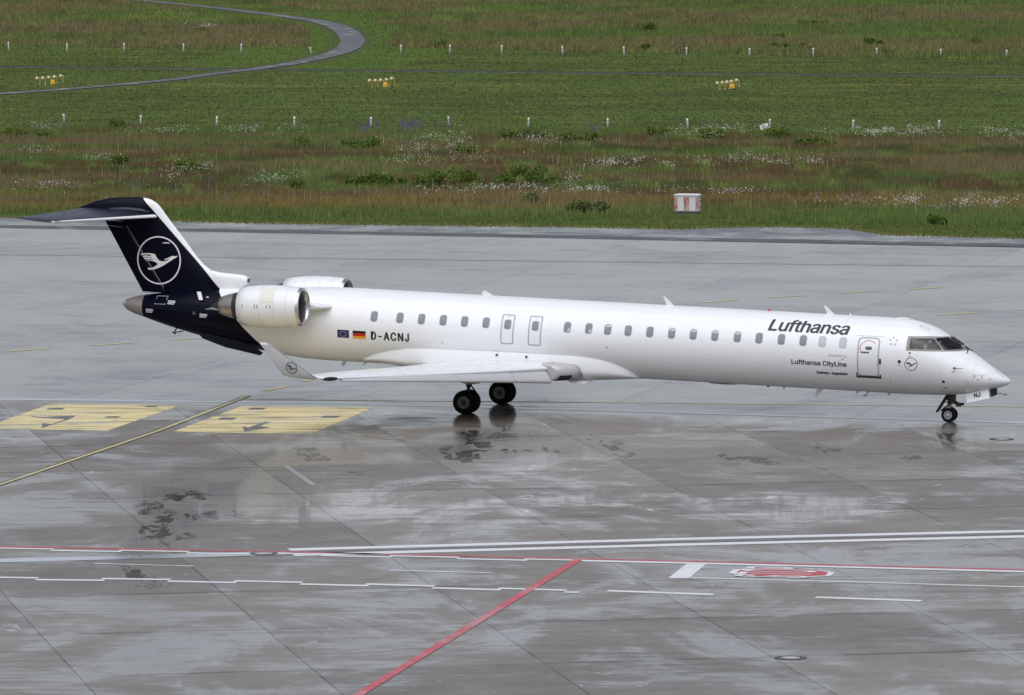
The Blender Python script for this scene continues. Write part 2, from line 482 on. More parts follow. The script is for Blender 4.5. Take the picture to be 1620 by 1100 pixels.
# yellow guide line with dark edges
tl = [(-120, 808), (0, 767), (250, 682), (391.7, 626.5)]
gsheet('guide_line_border', strip(tl, .32), M['black_line'], .0055)
gsheet('guide_line', strip(tl, .155), M['yellow_line'], .0095, label='solid yellow guide line with dark edges')
gsheet('taxi_line', strip([(380, 632), (1000, 637.2), (1620, 643.6), (1800, 645.5)], .22), M['yellow_line'], .006, label='thin yellow line passing under the aircraft')
dash = [((12.3, 556), (79, 551.5)), ((143, 546.8), (210, 542.3)), ((273, 538), (323, 534.4)), ((380, 629.5), (393, 626)), ((418, 618.5), (452.6, 611.5)), ((479, 603.5), (492, 601.5)), ((550, 589.6), (591, 583)),
        ((1108, 479), (1165, 475)), ((1219, 470.8), (1276, 467.6)), ((1331, 464), (1387, 460.5)), ((1482.6, 499), (1542, 495)), ((1603, 491), (1660, 487.5)), ((1440, 457.5), (1490, 455))]
for a, b in dash:
    gsheet('lane_dash', strip([a, b], .30), M['yellow_line'], .006)
gsheet('edge_line', strip([(-120, 401.6), (0, 403), (830, 413), (1620, 422), (1750, 423.5)], .22), M['grey_line'], .006)
# white double line either side of the slot drain
gsheet('double_white_line', strip([(457, 870), (1080, 853), (1620, 840.5), (1760, 837)], .62), M['white_line'], .0055)
gsheet('double_white_line', strip([(464, 878.3), (1080, 862), (1620, 849), (1760, 845.7)], .62), M['white_line'], .0055)
gsheet('slot_drain', strip([(458, 874.2), (1080, 857.5), (1620, 844.7), (1760, 841.3)], .30), M['drain_iron'], .0035)
gsheet('slot_drain_grating', strip([(-120, 890), (0, 887), (200, 882), (458, 874.5)], .95), M['steel_strip'], .003)
# red and white zipper line
red = [(-120, 861.8), (0, 865.2), (460, 873.5), (923, 884.5), (1080, 888.2), (1620, 902), (1760, 905.5)]
gsheet('red_boundary_line', strip(red, .30), M['red_line'], .0055)
def interp(pts, x):
    for a, b in zip(pts[:-1], pts[1:]):
        if a[0] <= x <= b[0]: return a[1]+(b[1]-a[1])*(x-a[0])/(b[0]-a[0])
    return pts[-1][1]
def zipper(name, pts, x0, x1, step, off, base, w, mat, jog=True):
    x = x0; k = 0
    while x < x1:
        e = min(x+step, x1); d = base + (off if k % 2 else 0.0)
        gsheet(name, strip([(x-2, interp(pts, x)+d), (e+2, interp(pts, e)+d)], w), mat, .008 if k % 2 else .010)
        x = e; k += 1
zipper('zipper_line', red, -24, 923, 107, 2.0, 2.6, .30, M['white_line'])
gsheet('white_boundary_line', strip([(923, 887.5), (1080, 891), (1620, 904.8), (1760, 908)], .42), M['white_line'], .0085)
zip2 = [(-120, 912), (0, 914.6), (240, 917), (540, 923.5), (920, 935.5), (1000, 937.5)]
zipper('zipper_line', zip2, -46, 914, 104.5, 2.6, -.2, .34, M['white_line'])
gsheet('lane_line', strip([(147, 891.7), (306, 896)], .16), M['white_worn'], .006)
gsheet('lane_line', strip([(617, 902.7), (780, 906.7)], .20), M['white_worn'], .006)
gsheet('lane_line', strip([(1090, 914.3), (1330, 920.5), (1620, 929), (1760, 932.5)], .20), M['white_line'], .006)
gsheet('lane_dash', strip([(961, 935), (1129, 941)], .36), M['white_line'], .006)
gsheet('lane_dash', strip([(1290, 945.2), (1458, 951)], .36), M['white_line'], .006)
gsheet('lane_dash', strip([(-40, 939), (-6, 940)], .36), M['white_line'], .006)
sheet('stop_bar', [[(1087, 891.8), (1118, 892.5), (1090, 915.3), (1057, 915)]], M['white_line'], .006, 'broad white stop bar beside the stop sign painted on the ground')
gsheet('red_diagonal_line', strip([(915, 885.6), (599, 1080), (560, 1104)], .27), M['red_diag'], .0120)
sheet('concrete_patch', [[(447.7, 736.8), (455, 736.2), (501, 767.5), (492, 768.3)]], M['grey_line'], .004)
# STOP sign painted on the apron
o_px = lambda P: [(1120+x/6.667, 850+y/6.667) for x, y in P]
octo = o_px([(212, 380), (268, 343), (640, 321), (1085, 331), (1342, 375), (1290, 411), (990, 426), (500, 419)])
sheet('stop_sign_border', [octo], M['white_line'], .0055)
cx_ = sum(p[0] for p in octo)/8; cy_ = sum(p[1] for p in octo)/8
sheet('stop_sign_field', [o_px([(300, 377), (338, 348), (650, 327), (1075, 337), (1270, 372), (1238, 405), (985, 419), (505, 413)])], M['red_worn'], .0095, 'worn red octagon painted on the apron')

FONT = None
try:      # the sans face that comes with Blender itself; its built-in face otherwise
    FONT = bpy.data.fonts.load(bpy.utils.system_resource('DATAFILES', path='fonts') + '/Inter.woff2')
except Exception:
    pass
def text_bm(txt, bold=0.0, shear=0.0, space=1.0):
    cu = bpy.data.curves.new('lettering', 'FONT'); cu.body = txt; cu.size = 1.0; cu.offset = bold; cu.shear = shear; cu.space_character = space
    cu.resolution_u = 3
    if FONT: cu.font = FONT
    ob = bpy.data.objects.new('lettering', cu); COL.objects.link(ob)
    dg = bpy.context.evaluated_depsgraph_get(); dg.update()
    me = bpy.data.meshes.new_from_object(ob.evaluated_get(dg))
    b = bmesh.new(); b.from_mesh(me)
    bpy.data.objects.remove(ob); bpy.data.curves.remove(cu); bpy.data.meshes.remove(me)
    xs = [v.co.x for v in b.verts]; ys = [v.co.y for v in b.verts]
    return b, (min(xs), min(ys), max(xs), max(ys))
b, bb = text_bm('STOP', .0)
P0 = G(1120+585/6.667, 850+372/6.667)      # letters stand along the lane, tops to the left
ta = radians(-11.5)
for v in b.verts:
    s = (v.co.x-bb[0])/(bb[2]-bb[0]); h = (v.co.y-bb[1])/(bb[3]-bb[1])
    X = 1.55 - h*1.75; Y = (s-.5)*2.5*1.05
    q = G(1120+770/6.667, 850+373/6.667)
    v.co = (q[0] + (X-.75)*1.25*cos(ta) - Y*sin(ta), q[1] + (X-.75)*1.25*sin(ta) + Y*cos(ta), .0135)
for f in b.faces:
    f.normal_update()
    if f.normal.z < 0: f.normal_flip()
from_bm('stop_lettering', b, M['white_line'], apron)

# small standing puddles in the worn spots of the slabs
t_ = NT('standing_water'); t_.set(Base_Color=c4(.060, .052, .044), Roughness=.09, IOR=1.33)
pp_ = t_.n('ShaderNodeNewGeometry').outputs['Position']
ed_ = t_.ramp(t_.math('ADD', t_.math('MULTIPLY', t_.noise(t_.mapping(pp_, .2, (1.0, .32, 1)), 1.7, 8, .72, .8), .8), t_.math('MULTIPLY', t_.noise(t_.mapping(pp_, -.2, (.35, 2.2, 1)), 3.0, 5, .7), .2)), .485, .53)
t_.set(Alpha=ed_); M['puddle'] = t_.m
PUD = [(232, 800, 16, 7), (248, 812, 22, 9), (262, 822, 12, 5), (240, 838, 20, 7), (262, 846, 26, 8), (285, 786, 26, 4), (312, 783, 18, 5), (335, 815, 12, 4), (380, 812, 12, 3.5), (305, 818, 8, 4), (208, 905, 10, 7), (216, 911, 18, 6), (240, 923, 24, 6), (290, 909, 9, 3),
       (478, 711, 9, 5), (490, 716, 13, 5), (505, 725, 12, 5), (722, 712, 14, 9), (735, 722, 20, 8), (752, 702, 20, 14), (764, 690, 16, 12), (700, 717, 12, 4), (872, 714, 9, 4), (815, 714, 14, 3), (966, 702, 16, 5), (985, 716, 18, 6), (938, 690, 8, 4), (1305, 712, 14, 4), (1440, 724, 10, 3), (1500, 692, 14, 5), (1160, 724, 16, 4), (1205, 730, 18, 5), (560, 748, 10, 3)]
def pool_shape(x, y, rx, ry):
    n = 26; ph = [random.uniform(0, 6.3) for _ in range(6)]; P = []
    for i in range(n):
        a = 2*pi*i/n; k = 1+.30*sin(2*a+ph[0])+.24*sin(3*a+ph[1])+.18*sin(5*a+ph[2])+.13*sin(8*a+ph[3])
        P.append((x+rx*k*cos(a)+.5*ry*sin(a), y+ry*k*sin(a)))
    return P
for k, q in enumerate(PUD):
    sheet('puddle', [pool_shape(q[0], q[1], q[2]*1.25, q[3]*1.2)], M['puddle'], .0025+.0002*k)
# round covers let into the slabs
def cover(x, y, label, rad=.42):
    g = G(x, y); e = empty('drain_cover', (g[0], g[1], 0))
    r = MB().lathe([(0, rad), (.012, rad), (.014, rad-.15), (.008, rad-.16)], (0, 0, 0), (0, 0, 1), 36).out('ring', M['iron'], e)
    MB().lathe([(.004, .001), (.012, .001), (.010, rad-.18), (.004, rad-.18)], (0, 0, 0), (0, 0, 1), 32).out('lid', M['concrete_lid'], e)
    return tag(e, label, 'manhole cover', 'round covers in the apron')
cover(417, 876, 'round cover with pale lid and dark ring under the red and white line')
cover(1251, 1041, 'round cover with dark ring lowest on the apron near the lower right')
cover(1585, 695, 'round cover set in wet concrete just beyond the nose wheel')

# ------------------------------------------------------------------ field roads
road_c = [(-420, 181), (-120, 157), (0, 148), (100, 141), (200, 132.5), (283, 124.5), (333, 117), (400, 109), (450, 102), (500, 92.5), (535, 83), (553, 74), (559, 64), (550, 51), (532, 40.5), (500, 32.5), (433, 23), (350, 13), (300, 7.5), (200, -2), (60, -14)]
tag(gsheet('field_road', strip(road_c, [1.2]*8+[1.4, 1.6, 1.8, 2.0, 2.1, 2.1, 2.0, 1.8, 1.6, 1.5, 1.4, 1.4, 1.4]), M['road'], -.02, None), kind='structure')
track_c = [(-420, 102), (-150, 105), (0, 106.2), (390, 110.3), (1080, 117.2), (1620, 121), (2000, 124)]
tag(gsheet('narrow_track', strip(track_c, .55), M['road'], -.015, None), kind='structure')
tr2 = [(x, y-1.6) for x, y in track_c]
tag(gsheet('verge_shadow', strip(tr2, 2.0), plain('ditch_shadow_brown', (.030, .024, .014), .9), -.025, None), kind='structure')  # dark sheet painting in the shadow line of the ditch beside the track

# ------------------------------------------------------------------ grassland
def gpoly(P): return [G(*p) for p in P]
LM_TOP = [(-400, 201), (-150, 201), (101, 203), (700, 206), (1485, 212), (1770, 214), (2050, 216)]
LM_BOT = [(-400, 322), (-150, 330), (0, 334), (540, 343), (1060, 338), (1112, 345), (1620, 357), (1770, 360), (2050, 366)]
lower_meadow = gpoly(LM_TOP + LM_BOT[::-1])
left_meadow = gpoly([(-400, 72), (0, 73), (400, 74.5), (487, 73), (493, 60), (486, 42), (433, 29), (333, 15), (200, 3), (60, -8), (-400, -8)])
right_meadow = gpoly([(300, -8), (300, -2), (420, 6), (540, 18), (575, 25), (604, 38), (618, 56), (606, 72), (700, 77), (1080, 84), (1620, 95), (2050, 102), (2050, -8)])
road_zone = [p for q in strip(road_c, 3.6) for p in q]
def near_road(X, Y, pts, half):
    P = np.array([G(*p) for p in pts]); r = np.zeros(X.shape, bool)
    for (ax, ay), (bx, by) in zip(P[:-1], P[1:]):
        dx, dy = bx-ax, by-ay; k = np.clip(((X-ax)*dx+(Y-ay)*dy)/(dx*dx+dy*dy), 0, 1)
        r |= ((X-ax-k*dx)**2 + (Y-ay-k*dy)**2) < half*half
    return r

def scatter(poly, dens, extra=None):
    xs = [p[0] for p in poly]; ys = [p[1] for p in poly]
    n = int(dens*(max(xs)-min(xs))*(max(ys)-min(ys)))
    X = RNG.uniform(min(xs), max(xs), n); Y = RNG.uniform(min(ys), max(ys), n)
    k = inside(poly, X, Y)
    # only what the lens, or a lens a step to the side, can see
    k &= np.abs(X) < (Y * 810/FPX * 1.12 + 3)
    if extra is not None: k &= extra(X, Y)
    return X[k], Y[k]

def blades(name, X, Y, H, W, C, lean=.35, z0=-.06, up=.4):
    """one triangle per blade; C is the plant's own colour per blade"""
    n = len(X); a = RNG.uniform(0, 2*pi, n); la = RNG.uniform(0, 2*pi, n); ln = RNG.uniform(0, lean, n)*H
    V = np.zeros((n, 3, 3), np.float32)
    V[:, 0] = np.stack([X-np.cos(a)*W/2, Y-np.sin(a)*W/2, np.full(n, z0)], 1)
    V[:, 1] = np.stack([X+np.cos(a)*W/2, Y+np.sin(a)*W/2, np.full(n, z0)], 1)
    V[:, 2] = np.stack([X+np.cos(la)*ln, Y+np.sin(la)*ln, z0+H], 1)
    e1, e2 = V[:, 1]-V[:, 0], V[:, 2]-V[:, 0]; gn = np.cross(e1, e2)
    fl = (gn[:, 2]*.35 - gn[:, 1]) < 0; V[fl] = V[fl][:, [1, 0, 2]]
    me = bpy.data.meshes.new(name)
    me.vertices.add(3*n); me.vertices.foreach_set('co', V.ravel())
    me.loops.add(3*n); me.loops.foreach_set('vertex_index', np.arange(3*n, dtype=np.int32))
    me.polygons.add(n); me.polygons.foreach_set('loop_start', np.arange(0, 3*n, 3, dtype=np.int32))
    at = me.color_attributes.new('Col', 'FLOAT_COLOR', 'POINT')
    CC = np.ones((n, 3, 4), np.float32); CC[:, :, :3] = np.clip(C * TINT, 0.004, .9)[:, None, :]
    at.data.foreach_set('color', CC.ravel())
    me.materials.append(M['blades']); me.update()
    if up > 0:      # soft turf: the blades' shading leans towards the sky
        N = np.stack([np.cos(la)*.35*(1-up), np.sin(la)*.35*(1-up), np.ones(n)], 1); N += RNG.normal(0, .25*(1-up)+.03, (n, 3)); N /= np.linalg.norm(N, axis=1)[:, None]
        me.normals_split_custom_set_from_vertices(np.repeat(N, 3, axis=0).tolist())
    return tag(link(bpy.data.objects.new(name, me)), kind='stuff')

GREEN = np.array([.060, .100, .030]); LIGHT = np.array([.108, .145, .050]); BROWN = np.array([.078, .052, .031]); STRAW = np.array([.150, .122, .066]); DARK = np.array([.040, .052, .021]); PINK = np.array([.125, .094, .068]); MOWN = np.array([.074, .112, .032])
def blend(A, B, k): return A*(1-k)[:, None] + B*k[:, None]
def sm(x, a, b):
    t = np.clip((x-a)/(b-a), 0, 1); return t*t*(3-2*t)
TINT = np.array([.93, .95, .60])
GK = 1.30        # thin blades catch light on their edges only: leaf colour against the sheet colour
def py_of(Y): return YHOR + FPX*CAMH/Y*1.0

# weedy meadow between the apron and the nearer row of posts
CABX, CABY = G(1089, 338)
X, Y = scatter(lower_meadow, 46, lambda x, y: (np.abs(x-CABX) > 1.0) | (np.abs(y-CABY-.2) > 2.6))
pyv = py_of(Y)
n1_ = fnoise(X, Y, 9, 7, 21); n2_ = fnoise(X, Y, 3.2, 4, 31); n3_ = fnoise(X, Y, 1.1, 2.0, 41)
C = np.tile(GREEN, (len(X), 1))
C = blend(C, np.tile(BROWN, (len(X), 1)), sm(n1_, .36, .56))
C = blend(C, np.tile(DARK, (len(X), 1)), sm(n2_, .50, .68)*.8)
C = blend(C, np.tile(LIGHT, (len(X), 1)), sm(n3_, .56, .74)*.9)
C = blend(C, np.tile(PINK, (len(X), 1)), sm(fnoise(X, Y, 14, 5, 51), .52, .68)*.75)
band = sm(pyv, 300, 318)*(1-sm(pyv, 326, 338))*sm(fnoise(X, Y, 12, 3, 61), .40, .55)
C = blend(C, np.tile(STRAW*np.array([1, .82, .66]), (len(X), 1)), band*.8)
C = blend(C, np.tile(GREEN*1.15, (len(X), 1)), sm(pyv, 322, 340)*.75)
C = blend(C, np.tile(GREEN*1.05, (len(X), 1)), (1-sm(pyv, 204, 226))*sm(n2_, .35, .6)*.8)
C *= RNG.uniform(.68, 1.32, (len(X), 1)) * GK
Hh = (.16 + .40*fnoise(X, Y, 4, 5, 71)) * RNG.uniform(.5, 1.35, len(X))
blades('meadow_grass', X, Y, Hh, RNG.uniform(.035, .09, len(X)), C)

# rough grass beyond the farther row of posts
for nm, poly, sd_ in (('rough_grass', left_meadow, 100), ('rough_grass', right_meadow, 200)):
    X, Y = scatter(poly, 14, lambda x, y: ~near_road(x, y, road_c, 3.2))
    a1 = fnoise(X, Y, 18, 22, 301+sd_); a2 = fnoise(X, Y, 6, 10, 302+sd_); a3 = fnoise(X, Y, 2, 5, 303+sd_)
    C = np.tile(GREEN*np.array([1.18, 1.06, 1.1]), (len(X), 1))
    C = blend(C, np.tile(PINK*1.0, (len(X), 1)), sm(a1, .40, .60)*(.85 if sd_ == 100 else .80))
    C = blend(C, np.tile(LIGHT, (len(X), 1)), sm(a2, .56, .74)*.8)
    C = blend(C, np.tile(DARK*1.2, (len(X), 1)), sm(a3, .58, .76)*.65)
    pyv = py_of(Y)
    C = blend(C, np.tile(PINK*1.02, (len(X), 1)), sm(pyv, 58, 68)*(1-sm(pyv, 74, 79))*.55)
    C *= RNG.uniform(.62, 1.38, (len(X), 1)) * GK * .98
    blades(nm, X, Y, (.2+.45*a3)*RNG.uniform(.5, 1.3, len(X)), RNG.uniform(.08, .19, len(X)), C)

# mown grass
mown = gpoly([(-400, -8), (-400, 215), (2050, 225), (2050, -8)])
def is_mown(x, y):
    return ~inside(lower_meadow, x, y) & ~inside(left_meadow, x, y) & ~inside(right_meadow, x, y) & ~near_road(x, y, road_c, 1.75) & ~near_road(x, y, track_c, .62) & ~near_road(x, y, tr2, .5)
X, Y = scatter(mown, 22, is_mown)
m1 = fnoise(X, Y, 14, 6, 401); m2 = fnoise(X, Y, 5, 1.6, 402); m3 = fnoise(X, Y, 2.6, 2.2, 403)
C = np.tile(MOWN, (len(X), 1))
C = blend(C, np.tile(np.array([.062, .080, .026]), (len(X), 1)), sm(m1, .40, .58)*.95)
C = blend(C, np.tile(np.array([.120, .145, .050]), (len(X), 1)), sm(m2, .52, .72)*.6)
C = blend(C, np.tile(np.array([.062, .058, .024]), (len(X), 1)), sm(m3, .58, .76)*.75)
C = blend(C, np.tile(np.array([.080, .138, .032]), (len(X), 1)), near_road(X, Y, road_c[8:17], 9.0)*.7)
pyv = py_of(Y)
C = blend(C, np.tile(np.array([.17, .16, .065]), (len(X), 1)), sm(fnoise(X, Y, 9, 1.2, 404), .58, .70)*(np.exp(-((pyv-133)/6)**2)+.8*np.exp(-((pyv-204)/4)**2)+.5*np.exp(-((pyv-90)/4)**2))*.8)
C *= RNG.uniform(.95, 1.05, (len(X), 1)) * GK * 1.16
blades('mown_grass', X, Y, RNG.uniform(.035, .075, len(X)), RNG.uniform(.08, .18, len(X)), C, lean=1.6, up=.8)
verge = [G(*p) for p in ([(x, y+.4) for x, y in LM_BOT] + grass_edge[::-1])]
X, Y = scatter(verge, 60)
v1 = fnoise(X, Y, 4, 2, 501)
C = blend(np.tile(np.array([.068, .108, .030]), (len(X), 1)), np.tile(np.array([.105, .122, .042]), (len(X), 1)), sm(v1, .45, .7)*.7)
C *= RNG.uniform(.7, 1.3, (len(X), 1)) * GK * .88
blades('mown_verge', X, Y, RNG.uniform(.04, .12, len(X)), RNG.uniform(.05, .12, len(X)), C, lean=.8, up=.8)
# ragged brown fringe where the turf meets the asphalt
X, Y = [], []
for (ax, ay), (bx, by) in zip(GE[:-1], GE[1:]):
    n = int(hypot(bx-ax, by-ay)*90); k = RNG.random(n); X.append(ax+(bx-ax)*k); Y.append(ay+(by-ay)*k + RNG.normal(.15, .28, n) + .35*(vnoise(ax+(bx-ax)*k, ay*0+k*0, 1.3, 1, 9)-.5))
X = np.concatenate(X); Y = np.concatenate(Y); kk = np.abs(X) < 34; X = X[kk]; Y = Y[kk]
C = blend(np.tile(np.array([.10, .13, .03]), (len(X), 1)), np.tile(np.array([.10, .062, .03]), (len(X), 1)), RNG.random(len(X)))*RNG.uniform(.7, 1.5, (len(X), 1))*1.5
blades('turf_fringe', X, Y, RNG.uniform(.05, .14, len(X)), RNG.uniform(.05, .11, len(X)), C, lean=.9, z0=-.02)

# daisies, lupins, poppies and yellow flowers
def flowers(name, spots, dens, H, S, col, upright=False):
    Xs, Ys = [], []
    for (x0, y0, x1, y1) in spots:
        a = G((x0+x1)/2, y0); b_ = G((x0+x1)/2, y1); l = G(x0, (y0+y1)/2); r = G(x1, (y0+y1)/2)
        n = int(dens*abs(r[0]-l[0])*abs(a[1]-b_[1]))
        g1 = RNG.normal(0, .42, n); g2 = RNG.normal(0, .42, n)
        px = (l[0]+r[0])/2 + g1*(r[0]-l[0])/1.5; pyy = (a[1]+b_[1])/2 + g2*abs(a[1]-b_[1])/1.5
        k = (fnoise(px, pyy, .9, 2.2, 77) > .52) & (inside(lower_meadow, px, pyy) | inside(right_meadow, px, pyy) | inside(left_meadow, px, pyy) | ((py_of(pyy) < 215) & (py_of(pyy) > 192)))
        Xs.append(px[k]); Ys.append(pyy[k])
    X = np.concatenate(Xs); Y = np.concatenate(Ys); n = len(X)
    h = RNG.uniform(H*.65, H*1.2, n)
    C = np.tile(np.array(col)/TINT, (n, 1))*RNG.uniform(.75, 1.15, (n, 1))
    if upright:
        blades(name, X, Y, h, RNG.uniform(S*.7, S*1.3, n), C, lean=.12)
    else:
        blades(name, X, Y, RNG.uniform(S*.6, S*1.1, n), RNG.uniform(S*.8, S*1.5, n), C, lean=.5, z0=h*.9)
DAISY = [(30, 207, 110, 214), (150, 210, 300, 220), (20, 240, 80, 254), (130, 254, 190, 264), (0, 296, 130, 312), (345, 208, 470, 224), (250, 262, 330, 300), (385, 280, 470, 300), (590, 258, 760, 268), (800, 222, 920, 236), (910, 258, 1120, 276), (860, 285, 930, 300), (680, 302, 1080, 318), (740, 304, 960, 314), (1060, 206, 1200, 226),
         (1305, 208, 1500, 226), (1340, 210, 1490, 222), (1120, 254, 1300, 272), (1090, 308, 1260, 322), (1330, 318, 1620, 336), (1400, 322, 1640, 340), (1270, 262, 1300, 268), (1540, 210, 1640, 230), (640, 215, 760, 262), (290, 40, 350, 52)]
flowers('daisies', DAISY, 8.0, .50, .046, (.76, .76, .70))
flowers('purple_lupins', [(560, 196, 700, 212), (590, 194, 680, 211), (720, 203, 745, 212), (920, 203, 950, 214), (160, 292, 300, 306), (540, 314, 590, 332), (1190, 314, 1360, 330), (1470, 326, 1560, 346), (250, 302, 420, 330), (20, 196, 110, 208), (780, 314, 900, 328)], 0.75, .80, .085, (.110, .105, .150), True)
flowers('purple_lupins', [(575, 198, 690, 211), (630, 195, 672, 210), (920, 203, 950, 214)], 2.6, .85, .09, (.105, .098, .155), True)
flowers('yellow_flowers', [(150, 0, 260, 10), (600, 272, 640, 290), (740, 240, 860, 260), (1240, 12, 1300, 30), (1400, 10, 1540, 20), (200, 20, 330, 40)], .5, .45, .08, (.60, .48, .06))
flowers('dry_stalks', [(0, 300, 540, 335), (540, 310, 1060, 340), (1150, 320, 1640, 352), (0, 220, 1620, 300)], .22, .85, .05, (.26, .22, .13), True)

# bushes: leaves spread through an uneven mound, on a few stems
M['bush'] = plain('bush_leaf', (.120, .175, .036), .9, 0, .35, 3.0)
M['bush_dark'] = plain('dark_bush_leaf', (.098, .150, .033), .9, 0, .35, 3.0)
M['bush_pale'] = plain('pale_bush_leaf', (.125, .150, .055), .9, 0, .3, 3.0)
for k in ('bush', 'bush_dark', 'bush_pale'): M[k].node_tree.nodes['Principled BSDF'].inputs['Specular IOR Level'].default_value = .08
M['stem'] = plain('stem', (.07, .055, .035), .8)
def bush(x, y, wpx, hpx, mat, label):
    g = G(x, y, -.06); mpp = g[1]/FPX; w = wpx*mpp; h = hpx*mpp*1.05
    e = empty('bush', (g[0], g[1], -.06))
    r = np.random.default_rng(int(x*7+y)); w *= 1.15; h *= 1.4; nl = int(min(2200, 500+2200*w*h)); k = 5+int(w*3)
    lobes = np.stack([r.uniform(-.46, .46, k)*w, r.uniform(-.3, .3, k)*w, r.uniform(.12, .66, k)*h, r.uniform(.14, .36, k)*min(w, 1.6*h)], 1)
    V = []; F = []
    for i in range(nl):
        L = lobes[r.integers(k)]; d = r.normal(size=3); d /= np.linalg.norm(d); rad = L[3]*r.uniform(.55, 1.08)
        p = np.array([L[0], L[1], L[2]]) + d*rad*np.array([1, 1, .95*h/max(w*.6, .3) if h < w*.6 else 1.0])
        if p[2] < .02: p[2] = r.uniform(.02, .2*h)
        s = r.uniform(.04, .085); t = r.normal(size=3); t /= np.linalg.norm(t); u = np.cross(t, r.normal(size=3)); u /= np.linalg.norm(u)
        n = len(V); V += [tuple(p-t*s), tuple(p+u*s*.6), tuple(p+t*s), tuple(p-u*s*.6)]; F.append((n, n+1, n+2, n+3))
    mesh('foliage', V, F, mat, e, fix=False)
    m = MB()
    for i in range(k): m.tube((0, 0, 0), tuple(lobes[i][:3]), .03, .012, 5)
    m.out('stem', M['stem'], e)
    return tag(e, label, 'bush', 'bushes in the rough grass')
D, N_, P_ = M['bush_dark'], M['bush'], M['bush_pale']
BUSH = [
 (573, 297, 44, 16, D, 'leftmost bush of the long dark clump in the middle of the weedy meadow'),
 (614, 298, 58, 20, D, 'wide dark bush second from left in the clump in the middle of the weedy meadow'),
 (694, 299, 58, 22, D, 'tallest dark bush in the middle of the weedy meadow, standing a little apart'),
 (738, 292, 34, 16, N_, 'green bush just right of the tallest dark bush in the meadow'),
 (803, 293, 28, 14, D, 'small dark bush below the pair of rounded bushes right of mid meadow'),
 (834, 285, 44, 18, N_, 'higher of the two rounded bushes touching each other right of mid meadow'),
 (857, 295, 40, 18, D, 'lower of the two rounded bushes touching each other right of mid meadow'),
 (566, 237, 52, 15, N_, 'leafy bush a little below the purple lupins by the post row'),
 (732, 247, 30, 12, N_, 'small low bush standing alone in brown grass between lupins and dark clump'),
 (808, 223, 36, 14, N_, 'green bush just below the post row, left one of a pair'),
 (842, 223, 32, 15, D, 'darker green bush just below the post row, right one of a pair'),
 (917, 228, 54, 16, D, 'dark bush with a few purple spikes behind it, below the post row'),
 (1037, 219, 42, 14, N_, 'bright green bush close behind the brown grass left of a white post'),
 (1122, 221, 44, 14, N_, 'bright green bush between a white post and the tilted white board'),
 (1228, 223, 28, 14, N_, 'round green bush right below the tilted white board'),
 (1281, 233, 34, 13, D, 'dark bush left of the broad white daisy patch by the post row'),
 (1312, 233, 30, 10, N_, 'low green bush right next to the dark one beside the daisy patch'),
 (185, 206, 17, 11, D, 'small dark bush alone at the edge of the mown grass on the left'),
 (22, 219, 26, 13, N_, 'green bush nearest the left edge of the picture below the posts'),
 (70, 222, 30, 12, N_, 'green bush behind daisies near the left edge, second from the edge'),
 (190, 263, 22, 12, D, 'small dark bush in the brown grass on the left of the meadow'),
 (297, 274, 32, 14, N_, 'flat green bush left of centre above the tail fin'),
 (487, 233, 27, 12, N_, 'flat green bush in the brown grass above right of the tail fin'),
 (470, 301, 18, 11, D, 'little dark bush low in the meadow right of the tail fin'),
 (1023, 52, 24, 13, D, 'round dark bush alone in the far rough grass'),
 (1017, 81, 16, 9, D, 'small dark bush right at the far row of posts'),
 (1247, 77, 52, 10, N_, 'wide low bush on the far row of posts right of centre'),
 (1232, 64, 15, 8, D, 'tiny dark bush above the wide low one on the far row'),
 (1373, 74, 13, 10, D, 'tall narrow dark bush on the far row beside a smaller one'),
 (1394, 73, 12, 8, N_, 'smaller bush right beside the tall narrow one on the far row'),
 (1542, 71, 15, 9, D, 'small dark bush nearest the right edge on the far row'),
 (1289, 41, 50, 9, N_, 'long low green bush high in the far rough grass on the right'),
 (690, 76, 26, 10, N_, 'low bush behind the far posts right of the road bend'),
 (317, 54, 14, 8, D, 'tiny dark bush in the rough grass inside the road bend'),
 (936, 337, 62, 18, P_, 'pale tall weedy bush close to the mown strip left of the cabinet'),
 (842, 322, 22, 11, N_, 'small green bush among the daisies left of the pale weedy bush'),
 (1483, 355, 22, 11, D, 'small dark bush at the mown strip near the right edge'),
]
for a in BUSH: bush(*a)

# ------------------------------------------------------------------ posts, lights, cabinet, fallen board
M['post'] = plain('weathered_white_post', (.78, .77, .74), .7, 0, .12, 9)
M['post_dark'] = plain('dirty_post_foot', (.20, .18, .15), .8, 0, .2)
M['yellow'] = plain('signal_yellow', (.72, .42, .02), .45, 0, .1)
M['lamp_glass'] = plain('pale_lamp_face', (.74, .66, .46), .25)
M['lamp_body'] = plain('faded_yellow_lamp', (.62, .50, .22), .4)
M['cab_white'] = plain('cabinet_white', (.66, .66, .64), .5, 0, .08)
M['cab_red'] = paint('faded_red_stripe', (.46, .075, .060), .50, (.55, .45, .42), 2.5)
M['cab_base'] = plain('cabinet_plinth', (.09, .085, .075), .8)
M['black'] = plain('black_rubber', (.012, .012, .013), .55)
def post(x, y, hpx, lean=(0, 0)):
    g = G(x, y, -.06); h = hpx*g[1]/FPX + .03
    e = empty('fence_post', (g[0], g[1], -.06), (lean[0]+random.gauss(0, .03), lean[1]+random.gauss(0, .03), random.uniform(0, 1.5))); h *= random.uniform(.93, 1.06)
    r = .068
    MB().lathe([(0, r), (h*.82, r*.96), (h*.96, r*.9), (h, r*.45)], (0, 0, 0), (0, 0, 1), 8, True).out('shaft', M['post'], e, True)
    MB().lathe([(h*.70, r*1.12), (h*.76, r*1.12)], (0, 0, 0), (0, 0, 1), 8, True).out('wire_clip', M['post_dark'], e)
    return e
LOWP = [(101.5, 196), (222.5, 197.5), (342.5, 200), (465.5, 200.5), (587, 200), (709.5, 200), (836, 201.5), (961.3, 202.5), (1088, 203.5), (1218, 203), (1349.5, 204.5), (1485, 205)]
